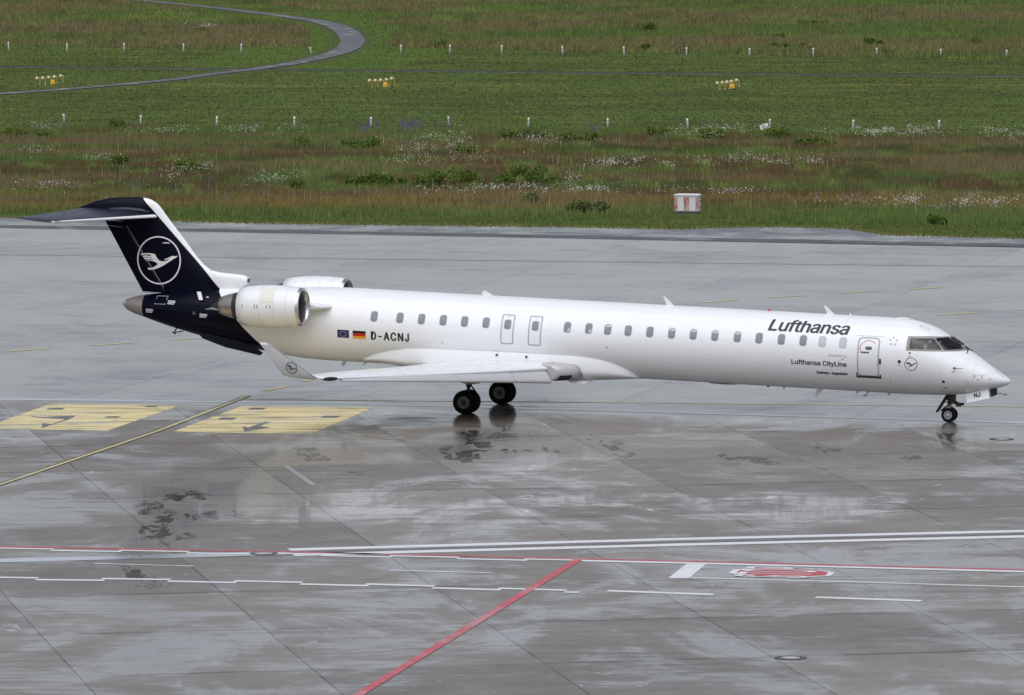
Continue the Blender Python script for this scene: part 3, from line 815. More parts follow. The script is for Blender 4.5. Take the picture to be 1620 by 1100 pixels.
NTH = ['first', 'second', 'third', 'fourth', 'fifth', 'sixth', 'seventh', 'eighth', 'ninth', 'tenth', 'eleventh', 'twelfth', 'thirteenth', 'fourteenth', 'fifteenth', 'sixteenth']
for k, (x, y) in enumerate(LOWP):
    e = post(x, y, 14.5)
    if x == 1218: tag(e, 'short white post standing right beside the tilted white board', 'post', 'white posts of the nearer row')
    else: tag(e, '%s white post from the left in the nearer row, between mown grass and weeds' % NTH[k], 'post', 'white posts of the nearer row')
HIGHP = [(14, 81), (106, 82), (196.5, 82.5), (290, 83), (381.7, 83.5), (634, 84.5), (712, 85), (793.5, 85.5), (890, 87), (987.5, 88), (1086, 89.5), (1186, 90), (1286.5, 90), (1387.5, 90), (1488.5, 92), (1591.8, 92.8)]
for k, (x, y) in enumerate(HIGHP):
    tag(post(x, y, 13.2), '%s upright white post from the left in the farther row along the rough grass' % NTH[k], 'post', 'white posts of the farther row')
tag(post(493, 86.5, 11.5, (0, -.22)), 'leaning white post beside the bend of the field road', 'post', 'white posts of the farther row')
# slack wire left hanging on the nearer posts
def wire(a, b, sag, label):
    A = G(*a, -.06); B = G(*b, -.06); m = MB(); n = 8; P = [(A[0]+(B[0]-A[0])*i/n, A[1]+(B[1]-A[1])*i/n, max(.03, .42*(1-i/n)**1.6)+0.02*sin(i*2.1)-.02) for i in range(n+1)]
    for i in range(n): m.tube(P[i], P[i+1], .012, None, 5)
    tag(m.out('loose_wire', M['post_dark']), label, 'wire')
wire((1218.5, 203), (1262, 206), .3, 'loose fence wire hanging from the post beside the tilted board')
wire((709.5, 200), (735, 205), .3, 'loose fence wire hanging off the post right of the purple lupins')
wire((1485, 205), (1520, 209), .3, 'loose fence wire hanging off the last visible post on the right')
wire((465.5, 200.5), (497, 204), .3, 'loose fence wire hanging off the post left of the lupins')

def light_head(gx, gy, h, label):
    e = empty('approach_light', (gx, gy, -.06))
    MB().tube((.11, 0, 0), (.11, 0, h*.98), .022, .02, 8).out('mast', M['yellow'], e)
    MB().tube((.11, 0, 0), (.11, 0, .03), .08, .08, 10).out('foot', M['post'], e)
    m = MB().lathe([(-.11, .035), (-.10, .085), (.02, .115), (.10, .122), (.125, .115)], (-.05, 0, h*.9), (-.5, -.86, .12), 12, True)
    hd = m.out('lamp_head', M['lamp_body'], e, True)
    MB().lathe([(.127, .105), (.14, .08), (.148, .02)], (-.05, 0, h*.9), (-.5, -.86, .12), 12, True).out('lens', M['lamp_glass'], hd, True)
    MB().tube((.11, 0, h*.9), (-.02, 0, h*.9), .02, None, 6).out('arm', M['yellow'], e)
    return tag(e, label, 'approach light', 'yellow approach lights in the grass')
GRP = [('left', [(62.5, 134.3), (71.5, 134), (81, 133), (90, 132), (100, 131.2)], (83.5, 133.5)),
       ('middle', [(588.5, 138), (597.5, 138), (606, 137.5), (615, 136.6), (623.5, 135.3)], (609.5, 137.3)),
       ('right', [(1138.5, 142), (1146.5, 141.2), (1154, 140.5), (1161, 139.5), (1169, 138)], (1158, 140))]
ORD = ['leftmost', 'second from left', 'middle', 'second from right', 'rightmost']
for nm, L, box in GRP:
    for k, (x, y) in enumerate(L):
        g = G(x-2, y, -.06); light_head(g[0], g[1], .52+.03*(k == 4), 'yellow lamp on a thin post, %s of five in the %s group' % (ORD[k], nm))
    g = G(box[0], box[1]+1.2, -.06); e = empty('junction_box', (g[0], g[1], -.06))
    MB().loft([[(s*w, d*t, z) for s, d in ((-1, -1), (1, -1), (1, 1), (-1, 1))] for w, t, z in ((.175, .12, .06), (.165, .12, .22), (.13, .10, .34), (.06, .05, .38))]).out('cover', M['yellow'], e)
    MB().box((-.09, -.07, 0), (.09, .07, .06)).out('foot', M['cab_base'], e)
    tag(e, 'bell shaped yellow box among the five lamps of the %s group' % nm, 'junction box', 'yellow boxes by the approach lights')

# white and red cabinet at the edge of the meadow
ca = G(1067, 338.6, -.06); cb = G(1111, 338, -.06); mpp = ca[1]/FPX
yaw = radians(-12); cw = 44*mpp/ (cos(yaw)) * .86; cd = .62; ch = 28.5*mpp
cab = empty('cabinet', ((ca[0]+cb[0])/2-.03, (ca[1]+cb[1])/2+.3, -.06), (0, 0, yaw))
MB().box((-cw/2+.03, -cd/2+.03, 0), (cw/2-.03, cd/2-.03, .14)).out('plinth', M['cab_base'], cab)
MB().box((-cw/2, -cd/2, .12), (cw/2, cd/2, ch)).out('housing', M['cab_white'], cab)
roof = MB().loft([[(s*(cw/2+.05), d*(cd/2+.05), ch+.002) for s, d in ((-1, -1), (1, -1), (1, 1), (-1, 1))], [(s*(cw/2+.05), d*(cd/2+.05), ch+.045) for s, d in ((-1, -1), (1, -1), (1, 1), (-1, 1))], [(s*(cw/2-.10), d*(cd/2-.10), ch+.085) for s, d in ((-1, -1), (1, -1), (1, 1), (-1, 1))]]).out('roof', M['cab_white'], cab)
y0 = -cd/2
for k, (x0, x1) in enumerate(((-cw/2+.012, -.006), (.006, cw/2-.012))):
    d = MB().box((x0, y0-.018, .15), (x1, y0-.0005, ch-.03)).out('door', M['cab_white'], cab)
    st = ((x0, x0+.15), (x1-.145, x1)) if k == 0 else ((x0, x0+.145), (x1-.15, x1))
    for a, b_ in st: MB().box((a+.002, y0-.024, .17), (b_-.002, y0-.019, ch-.06)).out('stripe', M['cab_red'], d)
MB().box((-.10, y0-.034, ch*.40), (.075, y0-.026, ch*.64)).out('lock_plate', M['cab_red'], cab)
MB().box((-.062, y0-.052, ch*.42), (-.028, y0-.036, ch*.61)).out('handle', M['black'], cab)
for z in (.3, .62):
    MB().box((cw/2+.001, -.2, z), (cw/2+.012, .2, z+.04)).out('vent', M['cab_base'], cab)
tag(cab, 'low white cabinet with red stripes and lock on its doors at the meadow edge', 'electrical cabinet')

# board fallen against a post, its print too small to read
bd = G(1211.5, 206.2, -.06); e = empty('sign_board', (bd[0], bd[1], -.06), (radians(-24), radians(-22), radians(6)))
MB().box((-.265, -.012, .06), (.265, .012, .43)).out('panel', M['cab_white'], e)
for k, (a, b_, z) in enumerate(((-.2, .17, .35), (-.2, .08, .29), (-.2, .19, .23), (-.12, .02, .13), (.08, .2, .13))):
    MB().box((a, -.016, z), (b_, -.0125, z+(.03 if z > .2 else .05))).out('print_line', M['black'], e)
MB().box((-.03, .013, -.02), (.03, .04, .4)).out('stake', M['post_dark'], e)
tag(e, 'tilted white board with faint print leaning by a short white post', 'sign board')

# ================================================================== the airliner
ox, oy = G(769, 646.5)
YAW, NOSE = radians(17.8), radians(1.72)
plane = empty('airliner', (ox, oy, 0.0), (0, NOSE, -YAW))
tag(plane, 'white and navy twin engined jet airliner standing on the wet apron', 'airliner')
# frame of the aircraft: x to the nose, y to port (away), z up; origin on the ground between the main wheels

def livery():
    t = NT('white_and_navy_paint'); p = t.n('ShaderNodeTexCoord').outputs['Object']; s = t.n('ShaderNodeSeparateXYZ', {0: p})
    k = t.math('ADD', s.outputs[0], t.math('MULTIPLY', s.outputs[2], .985))
    navy = t.math('LESS_THAN', k, -6.43)
    f = t.noise(t.mapping(p, 0, (.5, 2, 2)), 1.5, 6, .6)
    w = t.mix(f, c4(.80, .805, .81), c4(.86, .865, .87))
    # skin joints: frames every few metres and two lap joints
    fr = t.math('ABSOLUTE', t.math('SUBTRACT', t.math('FRACT', t.math('MULTIPLY', t.math('ADD', s.outputs[0], 20.37), 1/3.55)), .5))
    j = t.math('LESS_THAN', fr, .0022)
    for z in (3.63, 2.33):
        j = t.math('MAXIMUM', j, t.math('LESS_THAN', t.math('ABSOLUTE', t.math('SUBTRACT', s.outputs[2], z)), .006))
    w = t.mix(t.math('MULTIPLY', j, .20), w, c4(.42, .40, .38))
    # thin grime streaks running aft
    g = t.noise(t.mapping(p, 0, (.22, 1, 7)), 1.0, 6, .7)
    w = t.mix(t.math('MULTIPLY', t.ramp(g, .56, .78), .16), w, c4(.42, .38, .33))
    t.set(Base_Color=t.mix(navy, w, c4(.0025, .003, .010)), Specular_IOR_Level=t.math('SUBTRACT', .5, t.math('MULTIPLY', navy, .38)), Coat_Weight=t.math('MULTIPLY', t.math('SUBTRACT', 1.0, navy), .35), Roughness=t.ramp(f, .3, .7, .22, .32), IOR=1.45, Coat_Roughness=.06)
    return t.m
M['livery'] = livery()
M['white'] = plain('gloss_white_paint', (.80, .805, .81), .26, 0, .04, 2, .3)
M['wingskin'] = plain('light_grey_wing_paint', (.78, .79, .80), .30, 0, .05, 1.5)
M['slat'] = plain('brushed_slat_metal', (.56, .56, .565), .34, .05, .05, 2)
M['glove'] = plain('dull_root_metal', (.50, .49, .48), .36, .25, .06, 2)
M['navy'] = plain('navy_paint', (.0055, .006, .016), .22, 0, .1, 3, .4)
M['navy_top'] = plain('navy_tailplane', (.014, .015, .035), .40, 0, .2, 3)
M['lip'] = plain('polished_inlet_lip', (.55, .55, .56), .24, .9, .05)
M['duct'] = plain('inlet_duct', (.12, .12, .125), .4, .3, .15)
M['fan'] = plain('fan_blades', (.05, .05, .055), .35, .7)
M['nozzle'] = plain('heat_stained_nozzle', (.40, .36, .33), .34, .85, .3, 3)
M['nozzle_dark'] = plain('sooty_ring', (.055, .05, .045), .45, .6, .5, 7)
M['tailmetal'] = plain('tail_cone_metal', (.36, .32, .29), .38, .6, .1, 3)
M['bright'] = plain('bright_metal', (.72, .71, .70), .2, .9, .05)
M['taupe'] = plain('taupe_frame', (.27, .245, .22), .4, 0, .08)
M['seal'] = plain('window_seal', (.02, .02, .022), .4)
M['pane'] = plain('cabin_window_pane', (.215, .218, .245), .12, 0, .15, 5)
M['blind'] = plain('blind_and_pane_reflection', (.50, .51, .52), .3, 0, .05)
M['bezel'] = plain('window_bezel', (.46, .47, .49), .35)
M['doorline'] = plain('grey_door_outline', (.36, .38, .41), .4)
M['joint_grey'] = plain('cowl_joint_grey', (.58, .58, .57), .4)
M['sill'] = plain('dark_door_sill', (.055, .05, .045), .5, 0, .2)
M['handle'] = plain('recessed_handle', (.10, .10, .10), .4)
M['ink'] = plain('lettering_navy', (.010, .011, .022), .35)
M['inkgrey'] = plain('lettering_grey', (.30, .31, .33), .4)
M['inkred'] = plain('stencil_red', (.55, .10, .10), .4)
M['inkwhite'] = plain('lettering_white', (.74, .74, .75), .35, 0, .03)
M['eu'] = plain('flag_blue', (.010, .015, .13), .35)
M['gold'] = plain('flag_gold', (.80, .36, .015), .35)
M['red'] = plain('flag_red', (.55, .010, .012), .35)
M['blackink'] = plain('flag_black', (.008, .008, .008), .35)
M['starry'] = plain('star_yellow', (.75, .62, .12), .4)
M['tyre'] = plain('wet_tyre_rubber', (.006, .006, .0065), .75, 0, .3)
M['tyre'].node_tree.nodes['Principled BSDF'].inputs['Specular IOR Level'].default_value = .15
M['rim'] = plain('grey_wheel_rim', (.20, .195, .19), .45, .5, .2)
M['rimlight'] = plain('pale_wheel_rim', (.48, .48, .48), .4, .4, .15)
M['gear'] = plain('gear_leg_metal', (.10, .10, .10), .45, .5, .3)
M['geardark'] = plain('greasy_gear_parts', (.014, .014, .014), .5, .2)
M['gearwhite'] = plain('gear_leg_paint', (.38, .38, .37), .4, 0, .2)
M['inner'] = plain('cockpit_lining', (.16, .185, .175), .8, 0, .2)
M['seat'] = plain('pilot_seat', (.05, .06, .09), .8)

def glass():
    t = NT('cockpit_glass'); tr = t.n('ShaderNodeBsdfTransparent', {0: c4(.58, .70, .69)}); gl = t.n('ShaderNodeBsdfGlossy', {0: c4(.9), 1: .03})
    fr = t.n('ShaderNodeFresnel', {0: 1.5}); k = t.math('ADD', fr.outputs[0], .01, clamp=True)
    mx = t.n('ShaderNodeMixShader', {0: k}); t.t.links.new(tr.outputs[0], mx.inputs[1]); t.t.links.new(gl.outputs[0], mx.inputs[2])
    t.t.links.new(mx.outputs[0], t.o.inputs['Surface']); return t.m
M['glass'] = glass()

# fuselage stations: x, top, bottom, half width, height of the widest line
ST = [(-13.88,3.13,2.95,.09,3.04),(-13.76,3.20,2.83,.18,3.02),(-13.03,3.396,2.571,.41,2.98),(-11.44,3.617,2.15,.73,2.88),(-10.2,3.773,1.90,.94,2.81),
(-8.45,3.90,1.62,1.14,2.76),(-7.53,3.953,1.50,1.225,2.74),(-6.86,3.99,1.43,1.28,2.73),(-5.85,4.04,1.40,1.32,2.725),(-4.6,4.05,1.40,1.325,2.725),
(0,4.05,1.40,1.325,2.725),(8,4.05,1.40,1.325,2.725),(14.9,4.05,1.40,1.325,2.725),(15.33,4.045,1.403,1.318,2.71),(15.83,3.96,1.409,1.295,2.67),(16.36,3.805,1.425,1.235,2.60),
(16.88,3.53,1.451,1.15,2.47),(17.48,3.142,1.511,.995,2.29),(17.91,2.88,1.60,.83,2.19),(18.44,2.535,1.715,.60,2.11),(18.83,2.295,1.84,.37,2.07),(19.08,2.13,1.955,.15,2.045),(19.15,2.06,2.03,.02,2.045)]
SX = [s[0] for s in ST]; SY = [[s[k] for s in ST] for k in range(1, 5)]
_sc = {}
def sec(u):
    u = round(u, 4)
    if u not in _sc: _sc[u] = [pchip(SX, Y, u) for Y in SY]
    return _sc[u]
def half(u, w):
    t, b, a, z = sec(u); k = (w-z)/((t-z) if w > z else (z-b))
    return a*sqrt(max(0.0, 1-k*k))
def ring(u, n, k=0.0):
    t, b, a, z = sec(u); R = []
    for i in range(n):
        th = 2*pi*i/n; c, s = cos(th), sin(th)
        R.append((u, (a-k)*c, z + ((t-z) if s > 0 else (z-b))*s - k*s))
    return R
NOSE_WIN = {'side': [(15.80, 3.44), (16.49, 3.44), (16.56, 3.41), (16.84, 3.125), (16.83, 3.11), (15.80, 3.11)],
            'front': [(16.61, 3.465), (16.94, 3.475), (17.47, 3.12), (17.0, 3.105), (16.92, 3.14), (16.63, 3.42)]}
def frange(a, b, d):
    n = max(1, int(round((b-a)/d))); return [a+(b-a)*i/n for i in range(n)]
def hull(name, us, n, mat, parent, k=0.0, cut=None, caps=(False, False), smooth=True):
    rings = [ring(u, n, k) for u in us]; V = [p for r in rings for p in r]; F = []
    for a in range(len(us)-1):
        for i in range(n):
            j = (i+1) % n
            if cut:
                q = [V[a*n+i], V[a*n+j], V[(a+1)*n+j], V[(a+1)*n+i]]; cu = sum(p[0] for p in q)/4; cw = sum(p[2] for p in q)/4
                if 15.7 < cu < 17.6 and 3.0 < cw < 3.6 and any(inside(P, np.array([cu]), np.array([cw]))[0] for P in cut): continue
            F.append((a*n+i, a*n+j, (a+1)*n+j, (a+1)*n+i))
    if caps[0]: F.append(tuple(range(n)))
    if caps[1]: F.append(tuple(range((len(us)-1)*n, len(us)*n))[::-1])
    return mesh(name, V, F, mat, parent, smooth)
us = frange(-13.03, -4.6, .12) + frange(-4.6, 14.9, .5) + frange(14.9, 15.6, .07) + frange(15.6, 17.7, .022) + frange(17.7, 18.49, .04) + [18.49]
fus = hull('fuselage', us, 144, M['livery'], plane, 0, NOSE_WIN.values())
rad_u = frange(18.49, 19.0, .03) + [19.0, 19.05, 19.09, 19.12, 19.14, 19.15]
hull('radome', rad_u, 72, M['white'], plane, -.002, None, (False, True))
cone = hull('tail_cone', frange(-13.76, -13.03, .05) + [-13.03], 48, M['tailmetal'], plane, -.003)
hull('exhaust_tip', [-13.88, -13.82, -13.76], 48, M['bright'], cone, -.002, None, (True, False))

# ---- mapping of flat artwork onto the skin -------------------------------------------------
WC, RR = 2.725, 1.325
def cylmap(off, side=-1):
    def f(x, s):
        a = s/RR; return (x, side*(RR+off)*cos(a), WC+(RR+off)*sin(a))
    return f
def skinmap(off, side=-1):
    def f(u, w):
        h = half(u, w); e = .02
        n = Vector((-(half(u+e, w)-half(u-e, w))/(2*e), 1.0, -(half(u, w+e)-half(u, w-e))/(2*e))).normalized()
        return (u+n.x*off, side*(h+n.y*off), w+n.z*off)
    return f
def wrap(bm_, f, step=.06):
    xs = [v.co.x for v in bm_.verts]; ys = [v.co.y for v in bm_.verts]
    for lo, hi, no in ((min(xs), max(xs), (1, 0, 0)), (min(ys), max(ys), (0, 1, 0))):
        k = lo + step
        while k < hi - step*.3:
            bmesh.ops.bisect_plane(bm_, geom=bm_.verts[:]+bm_.edges[:]+bm_.faces[:], plane_co=(k*no[0], k*no[1], 0), plane_no=no); k += step
    for v in bm_.verts: v.co = f(v.co.x, v.co.y)
    return bm_
def flat(polys):
    b = bmesh.new()
    for P in polys: b.faces.new([b.verts.new((x, y, 0)) for x, y in P])
    return b
def frame2(outer, inner):
    n = len(outer); return [[outer[i], outer[(i+1) % n], inner[(i+1) % n], inner[i]] for i in range(n)]
def rrect(x0, y0, x1, y1, r, k=5):
    P = []
    for cx, cy, a in ((x1-r, y1-r, 0), (x0+r, y1-r, 90), (x0+r, y0+r, 180), (x1-r, y0+r, 270)):
        P += [(cx+r*cos(radians(a+90*i/k)), cy+r*sin(radians(a+90*i/k))) for i in range(k+1)]
    return P
def ringpoly(cx, cy, r, t, n=48, kx=1.0):
    return [[(cx+kx*r*cos(a), cy+r*sin(a)), (cx+kx*r*cos(b), cy+r*sin(b)), (cx+kx*(r-t)*cos(b), cy+(r-t)*sin(b)), (cx+kx*(r-t)*cos(a), cy+(r-t)*sin(a))] for a, b in [(2*pi*i/n, 2*pi*(i+1)/n) for i in range(n)]]
def disc(cx, cy, r, n=14): return [[(cx+r*cos(2*pi*i/n), cy+r*sin(2*pi*i/n)) for i in range(n)]]
def patch(name, polys, f, mat, parent=plane, step=.08, face=-1):
    b = wrap(flat(polys), f, step); bmesh.ops.recalc_face_normals(b, faces=b.faces)
    c = sum((fc.calc_center_median() for fc in b.faces), Vector())/max(1, len(b.faces))
    for fc in b.faces:
        fc.normal_update()
        if fc.normal.y*face < 0 and abs(fc.normal.y) > .05: fc.normal_flip()
    return from_bm(name, b, mat, parent, True)

# ---- cabin windows ---------------------------------------------------------------------------
WS = RR*radians(20.2)
WU = [-3.88, -2.91, -2.10, -1.29, -.49, .31, 3.33, 4.12, 4.82, 5.57, 6.37, 7.16, 7.96, 8.75, 9.57, 10.36, 11.17, 11.96, 12.65, 13.42]
WU = [-3.88, -2.91, -2.10, -1.29, -.49, .31, 3.33, 4.12, 4.82, 5.57, 6.37, 7.17, 7.96, 8.75, 9.57, 10.36, 11.17, 11.96, 12.65, 13.40]
outer = rrect(-.137, WS-.203, .137, WS+.203, .105); inner = rrect(-.122, WS-.186, .122, WS+.186, .092)
proto = {}
for side in (-1, 1):
    fr = patch('window', frame2(outer, inner), cylmap(.004, side), M['bezel'], plane, .1, side)
    pn = patch('pane', [inner], cylmap(.001, side), M['pane'], fr, .06, side)
    pb = pn.copy(); pb.data = pn.data.copy(); pb.data.materials.clear(); pb.data.materials.append(M['blind'])
    top = patch('blind', [rrect(-.105, WS+.085, .105, WS+.172, .04)], cylmap(.0035, side), M['blind'], None, .06, side)
    low = patch('reflection_card', [[(-.02, WS-.17), (.10, WS-.15), (.11, WS+.0), (.05, WS-.03)]], cylmap(.0035, side), M['blind'], None, .06, side)
    low.name = 'pane_reflection'  # pale quad on two panes, a reflection put in as colour
    for k, u in enumerate(WU):
        w = fr if k == 0 else fr.copy()
        if k: COL.objects.link(w); w.parent = plane
        w.location = (u, 0, 0)
        if u > 12.3:
            p = pb.copy()
        else:
            p = pn if k == 0 else pn.copy()
        if not (k == 0): COL.objects.link(p); p.parent = w; p.name = 'pane'
        if u > 12.3: w['label'] = 'window with its white blind drawn down'
        if round(u, 2) in (4.82, 7.17, 7.96, 8.75, 9.57):
            q = top.copy(); COL.objects.link(q); q.parent = w
        if round(u, 2) in (3.33, 4.12):
            q = low.copy(); COL.objects.link(q); q.parent = w
    bpy.data.objects.remove(top); bpy.data.objects.remove(low); bpy.data.objects.remove(pb)

# ---- overwing exits, service door -----------------------------------------------------------------
for u in (1.12, 2.145):
    s0, s1 = RR*radians(-11.3), RR*radians(36.2)
    o_ = rrect(u-.245, s0, u+.245, s1, .07); i_ = rrect(u-.198, s0+.047, u+.198, s1-.047, .045)
    ex = patch('overwing_exit', [rrect(u-.20, s0+.045, u+.20, s1-.045, .045)], cylmap(.0012), M['white'], plane, .08)
    patch('door_outline', frame2(o_, i_), cylmap(.003), M['doorline'], ex, .1)
    sm_ = RR*radians(19.4); oo = rrect(u-.135, sm_-.185, u+.135, sm_+.185, .085); ii = rrect(u-.118, sm_-.168, u+.118, sm_+.168, .075)
    patch('window_frame', frame2(oo, ii), cylmap(.0045), M['bezel'], ex, .1)
    patch('pane', [ii], cylmap(.003), M['pane'], ex, .06)
    patch('stencil', [[(u-.05, s1-.10), (u+.05, s1-.10), (u+.05, s1-.085), (u-.05, s1-.085)]], cylmap(.003), M['inkred'], ex)
s0, s1 = RR*radians(-29.5), RR*radians(31.3); a, b_ = 13.94, 14.73
dr = patch('service_door', [rrect(a+.045, s0, b_-.045, s1-.045, .11)], cylmap(.0012), M['white'], plane, .08)
patch('door_outline', frame2(rrect(a, s0-.03, b_, s1, .15), rrect(a+.05, s0+.02, b_-.05, s1-.05, .11)), cylmap(.003), M['doorline'], dr, .1)
patch('porthole', [rrect(14.22, RR*radians(11.2), 14.46, RR*radians(16.6), .058)], cylmap(.004), M['handle'], dr, .1)
patch('handle', [rrect(14.06, RR*radians(6.2), 14.37, RR*radians(8.6), .015)], cylmap(.006), M['handle'], dr, .1)
patch('hinge', [rrect(14.735, RR*radians(-9), 14.81, RR*radians(-1), .01)], cylmap(.02), M['sill'], dr, .1)
patch('door_sill', [rrect(13.89, RR*radians(-33.7), 14.79, RR*radians(-29.6), .01), rrect(13.89, RR*radians(-29.5), 13.945, RR*radians(-25.3), .01), rrect(14.735, RR*radians(-29.5), 14.79, RR*radians(-26.5), .01)], cylmap(.006), M['sill'], dr, .1)
arc = []
for k in range(14):
    t0, t1 = radians(200-160*k/14), radians(200-160*(k+1)/14); r0, r1 = .285, .31
    arc.append([(14.33+r0*cos(t0), .30+r0*sin(t0)), (14.33+r1*cos(t0), .30+r1*sin(t0)), (14.33+r1*cos(t1), .30+r1*sin(t1)), (14.33+r0*cos(t1), .30+r0*sin(t1))])
patch('red_arc', arc, cylmap(.004), M['inkred'], dr, .2)
patch('rain_gutter', [rrect(13.89, RR*radians(33.2), 14.86, RR*radians(33.7), .004)], cylmap(.008), M['bezel'], plane, .2)

# ---- writing and emblems ------------------------------------------------------------------------
def lettering(name, txt, x0, x1, y0, y1, f, mat, bold=0.0, shear=0.0, space=1.0, parent=plane, step=.08):
    """raised lettering; heavier faces are several passes of the same letters, like layered film"""
    V = []; F = []
    k = bold*(y1-y0)
    for n, (dx, dy) in enumerate(((0, 0), (k, 0), (-k, 0), (0, k*.6), (0, -k*.6)) if bold else ((0, 0),)):
        b, bb = text_bm(txt, 0.0, shear, space)
        for v in b.verts:
            v.co = (x0+k+(v.co.x-bb[0])/(bb[2]-bb[0])*(x1-x0-2*k)+dx, y0+(v.co.y-bb[1])/(bb[3]-bb[1])*(y1-y0)+dy, 0)
        bmesh.ops.triangulate(b, faces=b.faces)
        wrap(b, f, step)
        m0 = len(V); b.verts.index_update()
        V += [(v.co.x, v.co.y-.0007*n, v.co.z) for v in b.verts]; F += [tuple(v.index+m0 for v in fc.verts) for fc in b.faces]
        b.free()
    o = mesh(name, V, F, mat, parent, fix=False)
    b = bmesh.new(); b.from_mesh(o.data)
    for fc in b.faces:
        fc.normal_update()
        if fc.normal.y > 0: fc.normal_flip()
    b.to_mesh(o.data); b.free()
    return o
R_ = lambda d: RR*radians(d)
lettering('airline_name', 'Lufthansa', 10.62, 13.56, R_(33.4), R_(56.6), cylmap(.004), M['ink'], .042, .20, .97)
lettering('operator_line', 'Operated by', 12.90, 13.56, R_(-2.6), R_(2.2), cylmap(.004), M['inkgrey'])
lettering('operator_name', 'Lufthansa CityLine', 11.57, 13.57, R_(-18.4), R_(-8.9), cylmap(.004), M['ink'], .035, 0, 1.0)
lettering('town_name', 'Seeheim-Jugenheim', 12.45, 13.58, R_(-32.2), R_(-25.9), cylmap(.004), M['ink'], .045, 0, 1.03)
lettering('registration', 'D-ACNJ', -3.97, -2.53, R_(-16.2), R_(-3.4), cylmap(.004), M['blackink'], .055, 0, 1.18)
fe = patch('flag', [[(-5.23, R_(-16)), (-4.79, R_(-16)), (-4.79, R_(-3.6)), (-5.23, R_(-3.6))]], cylmap(.003), M['eu'])
fe['label'] = 'blue flag with a ring of small yellow stars'
patch('flag_star', [p for k in range(12) for p in disc(-5.01+.115*cos(k*pi/6), R_(-9.8)+.092*sin(k*pi/6), .014, 5)], cylmap(.0045), M['starry'], fe, .3)
fg = patch('flag', [[(-4.65, R_(-7.9)), (-4.16, R_(-7.9)), (-4.16, R_(-3.7)), (-4.65, R_(-3.7))]], cylmap(.003), M['blackink'])
fg['label'] = 'black, red and gold striped flag'
patch('flag_stripe', [[(-4.65, R_(-12.15)), (-4.16, R_(-12.15)), (-4.16, R_(-7.9)), (-4.65, R_(-7.9))]], cylmap(.003), M['red'], fg)
patch('flag_stripe', [[(-4.65, R_(-16.4)), (-4.16, R_(-16.4)), (-4.16, R_(-12.15)), (-4.65, R_(-12.15))]], cylmap(.003), M['gold'], fg)

BIRD = [[(-.399,.274),(-.174,.249),(-.087,.101),(.028,-.012),(.169,-.039),(.336,-.014),(.488,.07),(.362,.053),(.252,.013),(.256,.055),(.444,.133),(.638,.222),(.7,.194),(.828,.232),(.823,.179),(.669,.087),(.449,-.056),(.229,-.199),(.008,-.315),(-.242,-.402),(-.451,-.421),(-.529,-.343),(-.355,-.339),(-.189,-.278),(-.038,-.16),(-.11,-.098),(-.251,-.05),(-.295,.038),(-.339,.114),(-.383,.191)],
[(-.847,.231),(-.735,.252),(-.394,.277),(-.364,.208),(-.594,.212),(-.803,.17)],[(-.76,.145),(-.593,.17),(-.34,.151),(-.316,.094),(-.535,.104),(-.708,.09)],[(-.697,.064),(-.506,.085),(-.304,.063),(-.258,.018),(-.477,.023),(-.659,.014)],[(-.622,-.005),(-.448,-.002),(-.252,-.018),(-.222,-.064),(-.391,-.031),(-.587,-.035)]]
def emblem(cx, cy, r, f, mat, t, rot=0.0, kx=1.0, parent=plane, face=-1):
    c, s = cos(rot), sin(rot)
    P = [[(cx+r*kx*(x*c-y*s), cy+r*(x*s+y*c)) for x, y in q] for q in BIRD]
    e = patch('emblem_ring', ringpoly(cx, cy, r, t, 64, kx), f, mat, parent, .3, face)
    b = flat(P); bmesh.ops.triangulate(b, faces=b.faces); wrap(b, f, .15)
    for fc in b.faces:
        fc.normal_update()
        if fc.normal.y*face < 0: fc.normal_flip()
    from_bm('emblem_bird', b, mat, e)
    return e
emblem(15.877, 2.572, .228, skinmap(.004), M['ink'], .020)
tri = []
for k in range(5):
    a = radians(90+72*k); px, py = .125*cos(a), .125*sin(a)
    tri.append([(15.19+px+.045*cos(a+v), 3.325+py+.045*sin(a+v)) for v in (radians(0), radians(125), radians(235))])
patch('star_emblem', tri, skinmap(.004), M['inkgrey'], plane, .3)

# small ports, stencils, probes
def spot(u, w, r, mat, name='port', m=skinmap, off=.005):
    return patch(name, disc(u, w, r), m(off), mat, plane, .3)
spot(15.815, 2.955, .036, M['seal']); spot(15.46, 2.64, .060, M['seal']); spot(16.99, 2.0, .05, M['seal']); spot(13.42, 2.62, .028, M['inkgrey'], 'light')
spot(4.82, 2.553, .024, M['seal']); spot(-1.29, 2.395, .024, M['seal']); spot(15.10, 1.93, .022, M['inkred'], 'drain')
for u, w, ww in ((15.81, 2.85, .12), (15.46, 2.53, .10), (17.33, 2.37, .12), (18.15, 2.12, .07)):
    patch('stencil', [[(u-ww/2, w), (u+ww/2, w), (u+ww/2, w+.014), (u-ww/2, w+.014)], [(u-ww*.4, w-.035), (u+ww*.4, w-.035), (u+ww*.4, w-.021), (u-ww*.4, w-.021)]], skinmap(.004), M['inkred'], plane, .3)
patch('stencil', [[(16.93, 1.785), (17.13, 1.795), (17.1, 1.765), (16.96, 1.76)], [(17.02, 1.76), (17.035, 1.76), (16.99, 1.60), (16.975, 1.60)]], skinmap(.004), M['inkred'], plane, .3)
for u, w in ((18.03, 2.22), (18.27, 2.22)):
    patch('static_port', [[(u-.012, w-.05), (u+.012, w-.05), (u+.012, w+.05), (u-.012, w+.05)]], skinmap(.004), M['seal'], plane, .3)
patch('latch', [[(18.49, 2.135), (18.58, 2.125), (18.58, 2.14), (18.49, 2.15)]], skinmap(.006), M['seal'], plane, .3)
patch('dash_circle', [q for k, q in enumerate(ringpoly(17.77, 2.01, .085, .016, 20)) if k % 4 < 2], skinmap(.004), M['inkgrey'], plane, .3)
